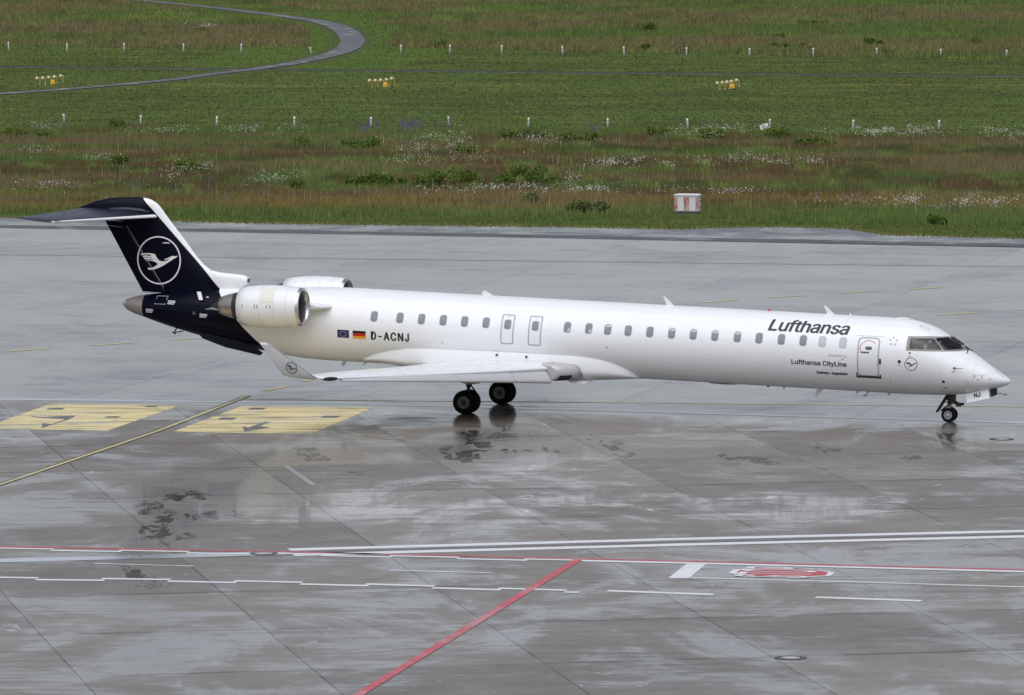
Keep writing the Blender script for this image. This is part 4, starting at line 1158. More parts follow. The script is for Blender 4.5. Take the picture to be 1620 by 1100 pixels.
patch('hatch_outline', frame2([(15.93, 3.885), (16.29, 3.76), (16.30, 3.70), (15.95, 3.82)], [(15.95, 3.87), (16.27, 3.757), (16.28, 3.715), (15.965, 3.825)]), skinmap(.004), M['bezel'], plane, .2)
patch('panel_joint', [[(17.97, 1.75), (17.978, 1.75), (17.978, 2.70), (17.97, 2.70)], [(17.978, 2.268), (18.49, 2.268), (18.49, 2.275), (17.978, 2.275)], [(18.40, 2.30), (18.407, 2.30), (18.407, 2.52), (18.40, 2.52)]], skinmap(.003), M['bezel'], plane, .1)
pr = MB(); q = skinmap(.0)(17.36, 2.50); pr.tube(q, (q[0]+.02, q[1]-.07, q[2]), .045, .03, 8); pr.tube((q[0]+.02, q[1]-.07, q[2]), (q[0]+.34, q[1]-.07, q[2]+.01), .014, .008, 6); pr.out('pitot_probe', M['handle'], plane)
# radome lightning strips
patch('lightning_strip', [[(18.60, 2.42), (18.605, 2.428), (18.98, 2.175), (18.975, 2.167)]], skinmap(.005), M['bezel'], plane, .1)

# ---- cockpit: taupe surround, glass, lining ----------------------------------------------------------
surround = [(15.67, 3.515), (16.36, 3.535), (16.88, 3.515), (16.955, 3.487), (17.60, 3.065), (17.44, 3.055), (16.88, 3.045), (15.67, 3.035)]
def with_holes(outer, holes):
    b = flat([outer]); step = .022
    wrap(b, lambda x, y: (x, y, 0), step)
    dead = []
    cs = [(f, f.calc_center_median()) for f in b.faces]
    ins = np.zeros(len(cs), bool); X = np.array([c.x for _, c in cs]); Y = np.array([c.y for _, c in cs])
    for h in holes: ins |= inside(h, X, Y)
    bmesh.ops.delete(b, geom=[f for (f, _), k in zip(cs, ins) if k], context='FACES')
    return b
def grow(P, d):
    cx = sum(p[0] for p in P)/len(P); cy = sum(p[1] for p in P)/len(P)
    return [(x+d*(x-cx)/max(.05, hypot(x-cx, y-cy)), y+d*(y-cy)/max(.05, hypot(x-cx, y-cy))) for x, y in P]
for side in (-1, 1):
    b = with_holes(surround, NOSE_WIN.values())
    f = skinmap(.006, side)
    for v in b.verts: v.co = f(v.co.x, v.co.y)
    for fc in b.faces:
        fc.normal_update()
        if fc.normal.y*side < 0: fc.normal_flip()
    sr = from_bm('windscreen_frame', b, M['taupe'], plane, True)
    for nm, P in NOSE_WIN.items():
        w = patch('cockpit_window', [grow(P, .012)], skinmap(.002, side), M['glass'], plane, .05, side)
        patch('seal', frame2(grow(P, .020), grow(P, -.022)), skinmap(.010, side), M['seal'], w, .06, side)
lin = hull('cockpit_lining', frange(15.5, 18.0, .022) + [18.0], 144, M['inner'], plane, .035, [grow(P, .03) for P in NOSE_WIN.values()], (True, True))
m = MB(); m.box((15.52, -.95, 2.55), (16.95, .95, 2.60)); m.box((16.75, -.66, 2.6), (17.12, .66, 2.98)); m.out('instrument_panel', M['seat'], plane)
for y in (-.52, .52):
    m = MB(); m.box((15.78, y-.22, 2.6), (15.90, y+.22, 3.40)); m.box((15.84, y-.22, 2.6), (16.3, y+.22, 2.74)); m.out('pilot_seat', M['seat'], plane)
patch('sun_visor', [[(16.66, 3.33), (16.78, 3.33), (16.80, 3.43), (16.66, 3.43)]], skinmap(-.08), M['blind'], plane, .1)
# wipers on the windscreen
for side in (-1, 1):
    m = MB(); f = skinmap(.03, side)
    P = [f(16.99, 3.462), f(17.13, 3.37), f(17.27, 3.27), f(17.36, 3.205)]
    for a, b_ in zip(P[:-1], P[1:]): m.tube(a, b_, .028, .028, 6)
    Q = [f(17.50, 3.17), f(17.60, 3.085), f(17.63, 2.97)]
    for a, b_ in zip(Q[:-1], Q[1:]): m.tube(a, b_, .016, .016, 6)
    m.tube(f(17.47, 3.16), f(17.58, 3.10), .026, .026, 6)
    m.out('wiper', M['black'], plane)

# ---- wing to body fairing ------------------------------------------------------------------------------
WCX = [(-4.45, 1.58), (-4.34, 1.64), (-3.9, 1.83), (-3.28, 1.99), (-2.36, 2.14), (-1.27, 2.17), (3.41, 2.20), (4.51, 2.11), (5.0, 1.99), (5.37, 1.85), (5.65, 1.69), (5.82, 1.54)]   # seam with the fuselage
WBX = [(-4.45, 1.50), (-3.9, 1.475), (-3.3, 1.40), (-2.4, 1.29), (-1.3, 1.265), (3.3, 1.265), (4.2, 1.285), (4.8, 1.325), (5.3, 1.37), (5.82, 1.415)]
rings = []
for u in frange(-4.45, 5.82, .1) + [5.82]:
    wc = pchip([a[0] for a in WCX], [a[1] for a in WCX], u); wb = pchip([a[0] for a in WBX], [a[1] for a in WBX], u)
    z = min(1.72, wb+.55*(wc-wb)); up_ = 1.25; e = 2.2
    a = sqrt(max(.01, RR**2-(wc-WC)**2)) / (1-((wc-z)/up_)**e)**(1/e); R = []
    for i in range(64):
        th = 2*pi*i/64; c, s = cos(th), sin(th)
        p_ = 2/e if s > 0 else 2/2.7
        R.append((u, a*math.copysign(abs(c)**p_, c), z+(up_ if s > 0 else z-wb)*math.copysign(abs(s)**p_, s)))
    rings.append(R)
fair = MB().loft(rings).out('wing_fairing', M['livery'], plane, True)
for side in (-1, 1):
    m = MB(); P = []
    for u in frange(-4.3, 5.78, .12) + [5.78]:
        w = pchip([a[0] for a in WCX], [a[1] for a in WCX], u); P.append((u, side*(sqrt(RR**2-(w-WC)**2)+.004), w))
    for a, b_ in zip(P[:-1], P[1:]): m.tube(a, b_, .013, None, 5)
    m.out('seam_strip', M['joint_grey'], fair)
m = MB()
for u, w in ((.75, 2.06), (1.85, 2.05)):
    m.tube((u, -1.20, w), (u, -1.292, w-.0), .045, .045, 12)
m.out('fuel_port', M['handle'], fair)
MB().loft([[(u, y, z) for y, z in ((-1.15, 1.30), (-.75, 1.30), (-.75, 1.30-h), (-1.15, 1.30-h))] for u, h in ((3.35, .0), (3.5, .10), (4.0, .10), (4.2, .0))]).out('scoop', M['wingskin'], fair)

# ---- wings ----------------------------------------------------------------------------------------------
def foil(t, n=14):
    """closed aerofoil outline, chord 0..1 from nose to tail"""
    X = [(1-cos(pi*i/n))/2 for i in range(n+1)]
    y = lambda x: 5*(.2969*sqrt(x)-.126*x-.3516*x*x+.2843*x**3-.1030*x**4)
    return [(x, t*y(x)) for x in X] + [(x, -t*y(x)*.82) for x in X[-2:0:-1]]
def nose_line(v): return 3.09-.55*(v-2.0)
for side in (-1, 1):
    wing = None
    sect = [(1.05, 3.30, 5.3, 1.69, .50, .030), (2.05, 2.88, 4.9, 1.70, .46, .026), (4.2, 1.72, 3.78, 1.73, .35, .012), (8.0, -.38, 2.55, 1.80, .20, 0.0), (11.2, -2.02, 1.36, 1.865, .13, 0), (11.62, -2.25, 1.2, 1.885, .11, 0)]
    rings = []
    for v, le, ch, w0, th, inc in sect:
        rings.append([(le-x*ch, side*v, w0+y*th-inc*(x-.25)*ch) for x, y in foil(1.0)])
    wing = MB().loft(rings).out('wing', M['wingskin'], plane, True)
    # leading edge slats, run out and drooped
    sl = [(2.08, 3.065, 1.235, .56, .50), (3.6, nose_line(3.6), 1.335, .475, .44), (6.0, nose_line(6.0), 1.475, .36, .37), (8.4, nose_line(8.4), 1.615, .25, .31), (10.75, nose_line(10.75)-.02, 1.755, .145, .25)]
    shape = [(-.08, .0), (.02, .09), (-.05, .24), (-.18, .46), (-.38, .70), (-.68, .92), (-1.0, 1.02), (-.98, .93), (-.6, .80), (-.42, .5), (-.36, .18), (-.25, .02)]
    for (a, b_) in ((0, 1), (1, 2), (2, 4)):
        rr = [[(u+x*c, side*(v + (.012 if k == a else -.012)*1), w+z*h) for x, z in shape] for k, (v, u, w, h, c) in enumerate(sl) if a <= k <= b_]
        MB().loft([[tuple(Vector(p).lerp(Vector(q), k/6)) for p, q in zip(r0, r1)] for r0, r1 in zip(rr[:-1], rr[1:]) for k in range(6)] + [rr[-1]], False).out('slat', M['slat'], wing, True)
    # bare metal root leading edge with its landing light
    rr = []
    for v, u, zb, zt, L in ((1.18, 3.98, 1.33, 1.90, 1.2), (1.5, 3.72, 1.335, 1.875, 1.1), (1.8, 3.44, 1.33, 1.86, 1.0), (2.02, 3.19, 1.325, 1.85, .95)):
        zc, h = (zb+zt)/2, (zt-zb)/2; R = [(u-.30+.30*cos(radians(a)), side*v, zc+h*sin(radians(a))) for a in range(-90, 91, 15)]
        R += [(u-L, side*v, zt+.03), (u-L, side*v, zb)]
        rr.append(R)
    gl = MB().loft(rr).out('root_leading_edge', M['glove'], wing, True)
    m = MB(); R1 = []
    for v, u, zb, zt in ((1.55, 3.665, 1.335, 1.87), (1.72, 3.515, 1.332, 1.865), (1.92, 3.30, 1.328, 1.857)):
        zc, h = (zb+zt)/2, (zt-zb)/2; R1.append([(u-.30+.318*cos(radians(a)), side*v, zc+(h+.018)*sin(radians(a))) for a in range(-75, -14, 15)])
    m.loft(R1, False, False); lens = m.out('landing_light', M['seal'], gl, True)
    MB().lathe([(0, .05), (.02, .045), (.028, .01)], (3.46, side*1.73, 1.53), (.9, side*-.3, -.3), 12, True).out('lamp', M['bright'], lens)
    # winglet
    wr = []
    for v, le, ch, w0, nv, th in ((11.55, -2.20, 1.22, 1.885, (0, 1), .11), (11.70, -2.38, 1.14, 1.93, (-.55, .83), .10), (11.80, -2.55, 1.05, 2.03, (-.88, .47), .09), (12.02, -3.15, .72, 2.50, (-.96, .28), .06), (12.22, -3.80, .40, 2.98, (-.96, .28), .035), (12.25, -3.98, .27, 3.07, (-.96, .28), .02)):
        wr.append([(le-x*ch, side*(v+nv[0]*y*th), w0+nv[1]*y*th) for x, y in foil(1.0)])
    wl = MB().loft(wr).out('winglet', M['wingskin'], wing, True)
    lp = [(le+.006, side*v, w0) for v, le, w0 in ((11.70, -2.38, 1.93), (11.80, -2.55, 2.03), (12.02, -3.15, 2.50), (12.22, -3.80, 2.98), (12.25, -3.98, 3.07))]
    m = MB()
    for a, b_ in zip(lp[:-1], lp[1:]): m.tube(a, b_, .022, .018, 6)
    m.out('leading_edge_strip', M['nozzle'], wl)
    if side < 0:
        fm = lambda x, y: (x, side*(11.87 + (y-2.2)*.47 + .052 + .03), y)
        emblem(-3.17, 2.235, .20, lambda x, y: (x, -(11.905+(y-2.235)*.46+.045), y), M['ink'], .020, radians(-22), 1.0, wl)
    # navigation light under a clear cover at the tip
    MB().lathe([(-.35, .012), (-.25, .055), (0, .075), (.25, .055), (.35, .012)], (-2.02, side*11.2, 1.86), (.50, side*-.86, 0), 12, True).out('tip_light', M['seal'], wing, True)
    MB().lathe([(-.03, .01), (0, .03), (.03, .01)], (-1.955, side*11.14, 1.89), (0, 0, 1), 8, True).out('green_lamp', plain('green_lens', (.05, .55, .40), .2), wing)
    # flap track fairings
    for v, u, L in ((2.9, -1.4, 1.2), (5.0, -1.6, 1.1), (7.6, -2.1, .95)):
        w0 = 1.40+(v-2)*.045
        MB().lathe([(0, .01), (.25*L, .09), (.6*L, .12), (L, .11), (1.5*L, .07), (1.9*L, .01)], (u+L*.6, side*v, w0), (-1, 0, -.04), 14, True).out('flap_track_fairing', M['wingskin'], wing, True)

# ---- engines ---------------------------------------------------------------------------------------------
for side in (-1, 1):
    ea = Vector((-1, 0, -.035)).normalized(); eo = Vector((-6.12, side*2.40, 3.475))
    nac = MB().lathe([(.12, .688), (.30, .722), (.7, .757), (1.15, .770), (1.6, .760), (2.0, .722), (2.36, .655), (2.36, .64), (1.9, .60)], eo, ea, 64).out('engine_nacelle', M['white'], plane, True)
    MB().lathe([(.34, .560), (.16, .562), (.06, .585), (.012, .615), (0, .640), (.015, .665), (.06, .680), (.121, .6905)], eo, ea, 64).out('intake_lip', M['lip'], nac, True)
    MB().lathe([(.34, .560), (.9, .585)], eo, ea, 48).out('intake_duct', M['duct'], nac, True)
    fan = MB()
    n = 24; a_ = ea.orthogonal().normalized(); b2 = ea.cross(a_)
    for k in range(n):
        t0 = 2*pi*k/n; P = []
        for r, tw, dd in ((.15, .0, .0), (.58, .16, .0), (.58, .16+.20, .10), (.15, .15, .12)):
            P.append(eo+ea*(.80+dd)+(a_*cos(t0+tw)+b2*sin(t0+tw))*r)
        fan.add(P, [(0, 1, 2, 3)])
    fan.lathe([(.98, .58), (.98, .01)], eo, ea, 32)
    fan.out('fan', M['fan'], nac)
    MB().lathe([(.52, .005), (.6, .07), (.8, .155), (.9, .16)], eo, ea, 24).out('spinner', M['duct'], nac, True)
    # panel joints and latches
    for d, r in ((.46, .7385), (.92, .7675), (1.45, .7665)):
        MB().lathe([(d, r), (d+.002, r+.0015), (d+.008, r+.0015), (d+.010, r)], eo, ea, 64).out('cowl_joint', M['joint_grey'], nac)
    band = MB(); A0_, A1_ = 15, 62
    def on(d, ang, r):
        return eo+ea*d+Vector((0, side*cos(radians(ang)), sin(radians(ang))))*r
    prof = [(.94, .768), (1.1, .7705), (1.28, .7700), (1.44, .7670)]
    G2 = [[on(d, A0_+(A1_-A0_)*i/10, r+.003) for i in range(11)] for d, r in prof]
    band.loft(G2, False, False).out('cream_panel', plain('cream_paint', (.74, .72, .62), .35), nac, True)
    lt = MB()
    for d, r, h in ((2.1, .705, .10), (1.62, .764, .10), (1.52, .768, .08), (1.16, .773, .06), (1.02, .773, .06)):
        q0, q1 = on(d, 4-h*60, r), on(d, 4+h*60, r); lt.tube(q0, q1, .012, None, 5)
    lt.out('latch', M['handle'], nac)
    MB().lathe([(2.25, .55), (2.36, .54), (2.50, .495), (2.62, .46)], eo, ea, 48).out('core_cowl', M['nozzle_dark'], nac, True)
    MB().lathe([(2.60, .470), (2.80, .425), (3.0, .365), (3.16, .305), (3.16, .28), (2.9, .30)], eo, ea, 48).out('exhaust_nozzle', M['nozzle'], nac, True)
    MB().lathe([(2.9, .18), (3.2, .15), (3.45, .06), (3.5, .005)], eo, ea, 24).out('exhaust_plug', M['nozzle_dark'], nac, True)
    py_ = []
    for v, le, ch, w0, th in ((.95, -5.45, 4.4, 3.33, .34), (1.50, -5.62, 4.1, 3.35, .30), (1.71, -5.95, 3.7, 3.37, .28)):
        py_.append([(le-x*ch, side*v, w0+y*th-(x-.3)*.06*ch) for x, y in foil(1.0)])
    pyl = MB().loft(py_).out('engine_pylon', M['livery'], plane, True)
    MB().loft([[(u, side*1.45+side*y*.55, 3.18+z*s*.22-(.02)) for y, z in ((-1, 0), (0, 1), (1, 0), (0, -1))] for u, s in ((-9.2, .8), (-9.6, .7), (-10.05, .05))]).out('pylon_fairing', M['nozzle'], pyl)

# ---- fin, rudder, bullet, tailplane ---------------------------------------------------------------------------
def yfoil(x): return 5*(.2969*sqrt(max(x, 0))-.126*x-.3516*x*x+.2843*x**3-.1030*x**4)
FIN = [(3.2, -9.62), (3.7, -9.85), (4.0, -10.05), (4.22, -10.3), (4.42, -10.58), (4.63, -10.87), (5.4, -11.54), (6.1, -12.15), (6.35, -12.36), (6.55, -12.52), (6.68, -12.64), (6.78, -12.80), (6.85, -13.0)]
def fin_le(w): return pchip([a[0] for a in FIN], [a[1] for a in FIN], w)
def fin_te(w): return -13.12-(w-3.44)*.609
def fin_h(w): return -12.30-(w-3.67)*.693
def fin_t(w): return .36-(w-3.4)*.028
def fin_y(u, w):
    le, te = fin_le(w), fin_te(w); return fin_t(w)*yfoil((le-u)/(le-te))
rings = []; rr = []
for w in frange(3.2, 6.4, .1) + [6.4, 6.5, 6.6, 6.7, 6.78]:
    le, te, hu = fin_le(w), fin_te(w), fin_h(w); n = 16
    xs = [le-(le-hu)*(1-cos(pi/2*i/n)) for i in range(n+1)]
    L = [(u, fin_y(u, w), w) for u in xs]; rings.append(L + [(u, -y, z) for u, y, z in L[:0:-1]])
    if 3.46 < w < 6.05:
        xs = [hu-.012-(hu-.012-te)*i/6 for i in range(7)]; L = [(u, max(.012, fin_y(u, w))*.97, w) for u in xs]
        rr.append(L + [(u, -y, z) for u, y, z in L[::-1]])
fin = MB().loft(rings).out('vertical_fin', M['livery'], plane, True)
rud = MB().loft(rr).out('rudder', M['livery'], plane, True)
for side in (-1, 1):
    emblem(-12.523, 4.670, .875, lambda u, w: (u, side*(fin_y(u, w)+.006), w), M['inkwhite'], .050, 0, .985, fin, side)
    patch('fin_marking', [[(-12.42, 5.30), (-12.10, 5.30), (-12.14, 5.335), (-12.3, 5.335)]], lambda u, w: (u, side*(fin_y(u, w)+.006), w), M['inkwhite'], fin, .2, side)
    m = MB()
    for w in frange(3.7, 5.85, .2): m.tube((fin_h(w), side*(fin_y(fin_h(w), w)+.002), w), (fin_h(w+.2), side*(fin_y(fin_h(w+.2), w+.2)+.002), w+.2), .010, None, 5)
    m.out('hinge_strip', M['inkgrey'], rud)
m = MB(); m.tube((-14.55, -.03, 5.83), (-13.95, -.12, 5.80), .012, None, 5); m.tube((-13.15, -.04, 3.47), (-12.60, -.16, 3.50), .014, None, 5); m.out('rudder_gap', M['inkgrey'], rud)
BU = [(-12.62, 6.60, 6.40, .03), (-12.72, 6.72, 6.3, .07), (-12.85, 6.81, 6.2, .12), (-13.0, 6.865, 6.1, .17), (-13.4, 6.905, 6.0, .24), (-14.33, 6.85, 6.02, .24), (-14.96, 6.72, 6.12, .19), (-15.45, 6.53, 6.25, .11), (-15.72, 6.42, 6.36, .03)]
rings = []
for u in frange(-15.72, -12.62, .08) + [-12.62]:
    t, b_, a = [pchip([q[0] for q in BU[::-1]], [q[k] for q in BU[::-1]], u) for k in (1, 2, 3)]
    rings.append([(u, a*cos(2*pi*i/24), (t+b_)/2+(t-b_)/2*sin(2*pi*i/24)) for i in range(24)])
MB().loft(rings).out('fin_tip_fairing', M['livery'], plane, True)
for side in (-1, 1):
    rg = []; le_ = []
    for v, u, ch, w0, th in ((.05, -12.58, 2.85, 6.245, .25), (4.05, -15.0, 1.42, 6.17, .11), (4.27, -15.16, 1.30, 6.165, .07), (4.33, -15.5, .95, 6.18, .02)):
        f = foil(1.0, 16); rg.append([(u-x*ch, side*v, w0+y*th+.068*x*ch) for x, y in f])
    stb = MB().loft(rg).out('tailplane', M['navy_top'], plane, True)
    rg = []
    for v, u, ch, w0, th in ((.16, -12.63, 2.82, 6.243, .25), (4.20, -15.10, 1.35, 6.168, .085)):
        P = [(x, y) for x, y in foil(1.0, 32)]; P = [p for p in P if p[0] <= .055]
        top = sorted([p for p in P if p[1] >= 0], key=lambda p: -p[0]); bot = sorted([p for p in P if p[1] < 0], key=lambda p: p[0])
        rg.append([(u-x*ch+.006, side*v, w0+y*(th+.012)+.068*x*ch) for x, y in top+bot])
    MB().loft(rg, False, False).out('leading_edge', M['inkwhite'], stb, True)
    f2 = [(-12.9, .10, .05), (-13.2, .17, .10), (-13.8, .20, .12), (-14.4, .16, .09), (-14.7, .05, .02)]
    MB().loft([[(u, side*(.15+a*cos(2*pi*i/12)), 6.33+b_+b_*sin(2*pi*i/12)) for i in range(12)] for u, a, b_ in f2]).out('root_fairing', M['navy_top'], stb, True)
# air inlet at the foot of the fin
DI = [(-10.9, 4.36, 3.6, .12), (-10.5, 4.40, 3.6, .17), (-10.2, 4.345, 3.6, .19), (-9.8, 4.325, 3.65, .20), (-9.34, 4.30, 3.80, .20), (-9.18, 4.25, 3.93, .19), (-9.11, 4.20, 3.98, .17)]
rings = []
for u, t, b_, a in DI:
    rings.append([(u, a*math.copysign(abs(cos(2*pi*i/24))**.7, cos(2*pi*i/24)), (t+b_)/2+(t-b_)/2*math.copysign(abs(sin(2*pi*i/24))**.7, sin(2*pi*i/24))) for i in range(24)])
din = MB().loft(rings).out('dorsal_intake', M['livery'], plane, True)
MB().loft([[(u, y, z) for y, z in ((-.12, 4.03), (.12, 4.03), (.13, 4.17), (-.13, 4.17))] for u in (-9.112, -9.10)]).out('intake_mouth', M['seal'], din)
# ventral strakes
for side in (-1, 1):
    P = [(-10.73, 2.12), (-10.57, 1.98), (-9.68, 1.72), (-8.32, 1.50), (-8.22, 1.60), (-8.6, 1.80), (-9.6, 2.10), (-10.4, 2.25)]
    MB().loft([[(u, side*(.62+(2.1-w)*.25)+d, w) for u, w in P] for d in (-.02, .02)]).out('ventral_strake', M['livery'], plane)
# tail markings: outlined panel, white stencil blocks, small ports
patch('panel_outline', frame2([(-12.47, 3.40), (-12.02, 3.42), (-12.07, 3.12), (-12.52, 3.11)], [(-12.45, 3.385), (-12.045, 3.40), (-12.09, 3.14), (-12.495, 3.13)]), skinmap(.005), M['inkgrey'], plane, .2)
for u, w, k in ((-11.98, 3.27, 3), (-12.86, 2.92, 3), (-10.63, 2.89, 3), (-10.48, 3.49, 1)):
    L = .30 if k > 1 else .10
    patch('stencil', [[(u, w-.05*i), (u+L*(1-.12*(i == 2)), w-.05*i), (u+L*(1-.12*(i == 2)), w-.05*i-.026), (u, w-.05*i-.026)] for i in range(k)], skinmap(.005), M['inkwhite'], plane, .3)
patch('exhaust_port', disc(-10.86, 2.89, .07), skinmap(.005), M['sill'], plane, .3)
MB().loft([[(u+d, y, w) for y, w, d in ((-.78, 3.38, 0), (-.80, 3.38, 0), (-.68, 3.66, -.13), (-.66, 3.66, -.13))] for u in (-10.70, -10.55)]).out('static_vane', M['inkwhite'], plane)

# ---- aerials, beacon, drains -----------------------------------------------------------------------------------------
def blade(name, P, y=0.0, th=.02, mat='white'):
    return MB().loft([[(u, y+d, w) for u, w in P] for d in (-th, th)]).out(name, M[mat], plane)
blade('aerial', [(-.25, 4.21), (-.12, 4.20), (.13, 4.03), (-.16, 4.03)]); blade('aerial', [(6.46, 4.35), (6.53, 4.35), (6.88, 4.03), (6.60, 4.03)]); blade('aerial', [(12.33, 4.34), (12.40, 4.34), (12.75, 4.03), (12.48, 4.03)])
blade('aerial', [(13.28, 4.12), (13.31, 4.12), (13.36, 4.03), (13.28, 4.03)]); blade('aerial', [(12.06, 1.09), (12.16, 1.09), (12.43, 1.42), (12.20, 1.42)])
blade('drain_mast', [(-5.42, 1.24), (-5.33, 1.24), (-5.25, 1.42), (-5.38, 1.42)], -.2, .03, 'bezel'); blade('drain_mast', [(-4.62, 1.31), (-4.55, 1.33), (-4.38, 1.44), (-4.50, 1.44)], -.3, .02, 'bezel')
blade('drain_mast', [(11.0, 1.33), (11.04, 1.33), (11.08, 1.42), (11.0, 1.42)], -.2, .02, 'bezel'); blade('drain_mast', [(13.66, 1.33), (13.72, 1.33), (13.76, 1.42), (13.68, 1.42)], -.2, .02, 'bezel'); blade('drain_mast', [(14.8, 1.33), (14.86, 1.33), (14.9, 1.42), (14.82, 1.42)], -.2, .02, 'bezel')
m = MB(); m.tube((14.12, -.3, 1.43), (14.05, -.32, 1.30), .02, None, 6); m.tube((14.08, -.32, 1.31), (13.95, -.32, 1.28), .02, None, 6); m.out('temperature_probe', M['handle'], plane)
m = MB(); m.tube((-11.75, -.2, 2.26), (-11.85, -.2, 2.06), .03, .02, 6); m.tube((-11.82, -.2, 2.10), (-11.5, -.2, 2.16), .02, None, 6); m.tube((-11.92, -.2, 2.12), (-11.78, -.2, 2.04), .025, None, 6); m.out('tail_skid_probe', M['geardark'], plane)
MB().lathe([(0, .075), (.03, .07), (.06, .04), (.07, .005)], (10.36, 0, 4.035), (0, 0, 1), 14).out('beacon', M['red'], plane, True)
MB().lathe([(0, .06), (.04, .05), (.06, .005)], (10.4, 0, 1.41), (0, 0, -1), 14).out('beacon', M['seal'], plane, True)
MB().loft([[(u, .22*cos(2*pi*i/16)*s, 4.035+.05*s*max(0, sin(2*pi*i/16))) for i in range(16)] for u, s in ((14.9, .1), (15.05, .8), (15.25, 1), (15.45, .5), (15.5, .1))]).out('satellite_dome', M['white'], plane, True)
MB().loft([[(u, .30*cos(2*pi*i/16)*s, 1.41-.05*s*max(0, sin(2*pi*i/16))) for i in range(16)] for u, s in ((8.2, .1), (8.35, .8), (8.8, 1), (9.2, .7), (9.35, .1))]).out('belly_aerial', M['bezel'], plane, True)

# ---- undercarriage -----------------------------------------------------------------------------------------------------
def wheel(name, u, v, w, R, W, rim, rr, out, parent):
    """tyre of radius R, width W; out = side the wheel disc faces"""
    e = MB().lathe([(-W*.5, rr), (-W*.5, R*.80), (-W*.44, R*.92), (-W*.25, R*.985), (0, R), (W*.25, R*.985), (W*.44, R*.92), (W*.5, R*.80), (W*.5, rr)], (u, v, w), (0, 1, 0), 40).out(name, M['tyre'], parent, True)
    y = v+out*W*.5
    MB().lathe([(out*-.01, rr), (out*.005, rr*.99), (out*.005, rr*.86), (out*-.04, rr*.82)], (u, y, w), (0, 1, 0), 32).out('rim', rim, e)
    m = MB(); n = 12
    for k in range(n):
        a = 2*pi*k/n; c, s = cos(a), sin(a); t = rr*.085
        P = [(u+c*rr*.42-s*t, y-out*.02, w+s*rr*.42+c*t), (u+c*rr*.84-s*t, y-out*.02, w+s*rr*.84+c*t), (u+c*rr*.84+s*t, y-out*.02, w+s*rr*.84-c*t), (u+c*rr*.42+s*t, y-out*.02, w+s*rr*.42-c*t)]
        m.add(P, [(0, 1, 2, 3)])
    m.out('spoke', rim, e)
    MB().lathe([(out*-.06, rr*.9), (out*-.055, .005)], (u, y, w), (0, 1, 0), 24).out('brake', M['geardark'], e)
    MB().lathe([(out*-.03, rr*.46), (out*.0, rr*.42), (out*.02, rr*.25), (out*.02, .005)], (u, y, w), (0, 1, 0), 20).out('hub', rim if rim is M['rimlight'] else M['geardark'], e)
    return e
for side in (-1, 1):
    y = side*2.055
    leg = MB().tube((-.05, y, .42), (.0, y, 1.05), .065, .065, 14).tube((.0, y, .95), (.02, side*2.0, 1.75), .11, .12, 14).tube((-.06, y-.33, .42), (-.06, y+.33, .42), .055, None, 10).out('main_gear', M['gear'], plane, True)
    m = MB(); m.tube((.0, y, 1.15), (.05, side*1.25, 1.45), .05, None, 8); m.tube((.12, y, .95), (.33, y, .70), .03, None, 6); m.tube((.33, y, .70), (.02, y, .45), .03, None, 6); m.out('brace', M['geardark'], leg)
    m = MB(); m.tube((.10, y-.2, .60), (.47, y-.24, .42), .03, None, 6); m.tube((.46, y-.26, .37), (.52, y-.24, .46), .04, None, 6); m.tube((.1, y+.15, .9), (.34, y+.1, .6), .02, None, 6); m.out('brake_hose', M['geardark'], leg)
    MB().loft([[(u, y+side*.14+d*.0, z) for u, z in ((-.42, 1.33), (.48, 1.33), (.44, 1.10), (.02, 1.04), (-.28, 1.10), (-.38, 1.16))] for d in (0,)] + [[(u, y+side*.17, z) for u, z in ((-.42, 1.33), (.48, 1.33), (.44, 1.10), (.02, 1.04), (-.28, 1.10), (-.38, 1.16))]]).out('gear_door', M['gearwhite'], leg)
    for o_ in (-1, 1):
        wheel('wheel', -.06, y+o_*.245, .415, .425, .29, M['rim'], .215, o_, leg)
m = MB().tube((16.995, 0, .764), (17.0, 0, 1.62), .055, .055, 12).tube((17.0, 0, 1.12), (17.02, 0, 1.65), .10, .10, 12).tube((16.995, -.22, .764), (16.995, .22, .764), .035, None, 8)
ng = m.out('nose_gear', M['gearwhite'], plane, True)
m = MB(); m.box((16.88, -.14, 1.28), (17.18, .14, 1.50)); m.tube((17.0, -.13, 1.20), (17.0, .13, 1.20), .08, None, 10); m.tube((17.1, -.1, 1.25), (17.35, -.12, 1.10), .045, None, 8); m.tube((17.1, .1, 1.25), (17.34, .12, 1.12), .045, None, 8)
m.tube((17.28, -.16, 1.13), (17.46, -.16, 1.15), .055, .045, 10); m.tube((17.28, .16, 1.13), (17.46, .16, 1.15), .055, .045, 10); m.tube((17.05, 0, 1.05), (17.2, 0, .92), .025, None, 6); m.out('steering_unit', M['geardark'], ng)
m = MB(); m.tube((16.98, -.06, 1.12), (16.70, -.05, .90), .028, None, 8); m.tube((16.98, .06, 1.12), (16.70, .05, .90), .028, None, 8); m.tube((16.70, -.07, .90), (16.95, -.05, .84), .03, None, 8); m.out('torque_link', M['gear'], ng)
MB().loft([[(16.55, -.26, .86), (16.60, -.26, .84), (16.60, .02, .84), (16.55, .02, .86)], [(16.90, -.30, 1.46), (16.955, -.30, 1.44), (16.955, .05, 1.44), (16.90, .05, 1.46)]]).out('rear_gear_door', M['geardark'], ng)
m = MB(); m.tube((16.7, -.05, 1.14), (16.93, -.05, 1.24), .015, None, 6); m.out('door_link', M['gear'], ng)
for o_ in (-1, 1): wheel('wheel', 16.995, o_*.165, .764, .252, .155, M['rimlight'], .145, o_, ng)
nd = [(17.64, 1.565), (18.44, 1.775), (18.50, 1.46), (17.72, 1.255)]
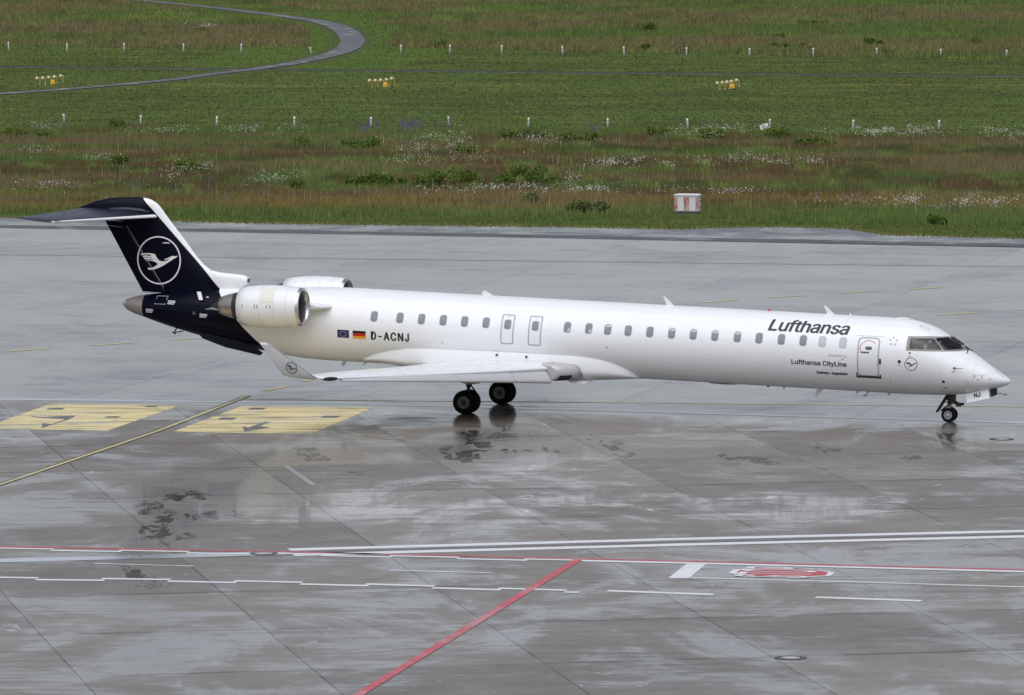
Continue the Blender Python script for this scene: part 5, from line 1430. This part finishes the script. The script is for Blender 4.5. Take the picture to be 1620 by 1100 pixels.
for side in (-1, 1):
    d = MB().loft([[(u, side*(.34+(1.6-w)*.30)+t, w) for u, w in nd] for t in (-.012, .012)]).out('nose_gear_door', M['white'], plane)
    if side < 0:
        ang = atan2(.21, .80)
        lettering('code_letters', 'NJ', 0, .235, 0, .155, lambda x, y: (17.955+x*cos(ang)-y*sin(ang), -(.34+(1.6-(1.44+x*sin(ang)+y*cos(ang)))*.30)-.017, 1.44+x*sin(ang)+y*cos(ang)), M['blackink'], .06, 0, 1.0, d, .5)
tl_ = MB().loft([[(u, y_, w) for u, w in ((18.47, 1.79), (18.67, 1.80), (18.71, 1.57), (18.52, 1.50))] for y_ in (-.22, -.05)]).out('taxi_light', M['geardark'], plane)
MB().lathe([(0, .07), (.02, .06), (.03, .01)], (18.69, -.13, 1.66), (1, 0, -.15), 14).out('lens', M['pane'], tl_)
m = MB(); m.tube((18.7, .1, 1.60), (18.92, .1, 1.57), .016, .012, 6); m.tube((18.92, .1, 1.57), (19.02, .1, 1.57), .03, .012, 6); m.out('pitot_probe', M['handle'], plane)

# ------------------------------------------------------------------ the crew seen through the cockpit glass
M['skin'] = plain('skin', (.42, .27, .20), .55, 0, .05)
M['shirt'] = plain('white_shirt', (.70, .71, .74), .8, 0, .04)
M['hair'] = plain('dark_hair', (.035, .028, .025), .7, 0, .2)
M['trousers'] = plain('dark_trousers', (.02, .022, .035), .8)
def person(u, v, w, label):
    """seated figure, hips at (u, v, w) in the aircraft frame, facing the nose"""
    e = empty('person', plane.matrix_basis @ Vector((u, v, w)), tuple(plane.rotation_euler))
    P = [(0, 0, 0), (-.02, 0, .18), (-.03, 0, .36), (-.03, 0, .47), (-.01, 0, .55), (.01, 0, .64), (.0, 0, .74)]
    Rd = [(.16, .15), (.14, .12), (.17, .12), (.10, .08), (.055, .058), (.078, .095), (.070, .085)]
    E_ = [(i, i+1) for i in range(6)]
    def add(p, r, frm):
        P.append(p); Rd.append(r); E_.append((frm, len(P)-1)); return len(P)-1
    for s in (-1, 1):
        a = add((-.03, s*.18, .43), (.062, .062), 2); a = add((.05, s*.23, .18), (.048, .048), a); a = add((.30, s*.20, .12), (.035, .035), a); h = add((.37, s*.19, .12), (.036, .022), a)
        for k, (dy, L) in enumerate(((-.03, .07), (-.01, .085), (.012, .08), (.032, .06))):
            f_ = add((.37+L*.6, s*(.19+dy), .115), (.0095, .0095), h); add((.37+L, s*(.19+dy), .085), (.008, .008), f_)
        add((.40, s*.145, .12), (.010, .010), h)
        g = add((.22, s*.10, .0), (.085, .085), 0); g = add((.46, s*.11, .0), (.06, .06), g); g = add((.52, s*.11, -.30), (.045, .045), g)
    me = bpy.data.meshes.new('body'); me.from_pydata(P, E_, []); ob = bpy.data.objects.new('body', me); COL.objects.link(ob)
    sk = ob.modifiers.new('skin', 'SKIN'); sk.use_smooth_shade = True
    for i, r in enumerate(Rd): me.skin_vertices[0].data[i].radius = r
    me.skin_vertices[0].data[0].use_root = True
    ob.modifiers.new('sub', 'SUBSURF').levels = 1
    dg = bpy.context.evaluated_depsgraph_get(); dg.update()
    m2 = bpy.data.meshes.new_from_object(ob.evaluated_get(dg)); bpy.data.objects.remove(ob)
    m2.materials.clear()
    for k in ('skin', 'shirt', 'trousers'): m2.materials.append(M[k])
    for p in m2.polygons:
        c = p.center
        p.material_index = 0 if (c.z > .515 or (c.x > .12 and c.z > .06 and abs(c.y) > .13)) else (1 if c.z > .09 else 2)
    bd_ = link(bpy.data.objects.new('body', m2), e)
    hd = MB()
    for k in range(7):
        th = pi*k/12; r = .104*cos(th); n = 16
        if k == 0: rows = []
        rows.append([(-.012+r*1.02*cos(2*pi*i/n), r*.86*sin(2*pi*i/n), .70+.106*sin(th)) for i in range(n)])
    hd.loft(rows); hd.box((-.115, -.075, .60), (-.03, .075, .70)); hd.out('hair', M['hair'], e, True)
    m = MB(); m.tube((.085, 0, .665), (.115, 0, .64), .012, .016, 6); m.out('nose', M['skin'], e)
    m = MB()
    for s in (-1, 1): m.tube((.086, s*.032, .682), (.094, s*.032, .682), .010, .008, 6)
    m.out('eyes', M['hair'], e)
    m = MB(); m.tube((.088, -.025, .607), (.088, .025, .607), .008, None, 6); m.out('mouth', plain('lips', (.32, .14, .12), .5), e)
    m = MB()
    for s in (-1, 1): m.tube((-.005, s*.08, .65), (-.01, s*.097, .66), .026, .022, 8)
    m.out('ears', M['skin'], e)
    return tag(e, label, 'person')
person(16.22, -.52, 2.74, 'pilot in a white shirt sitting behind the nearer cockpit side window')
person(16.22, .52, 2.74, 'pilot on the far seat of the cockpit, dimly seen through the glass')
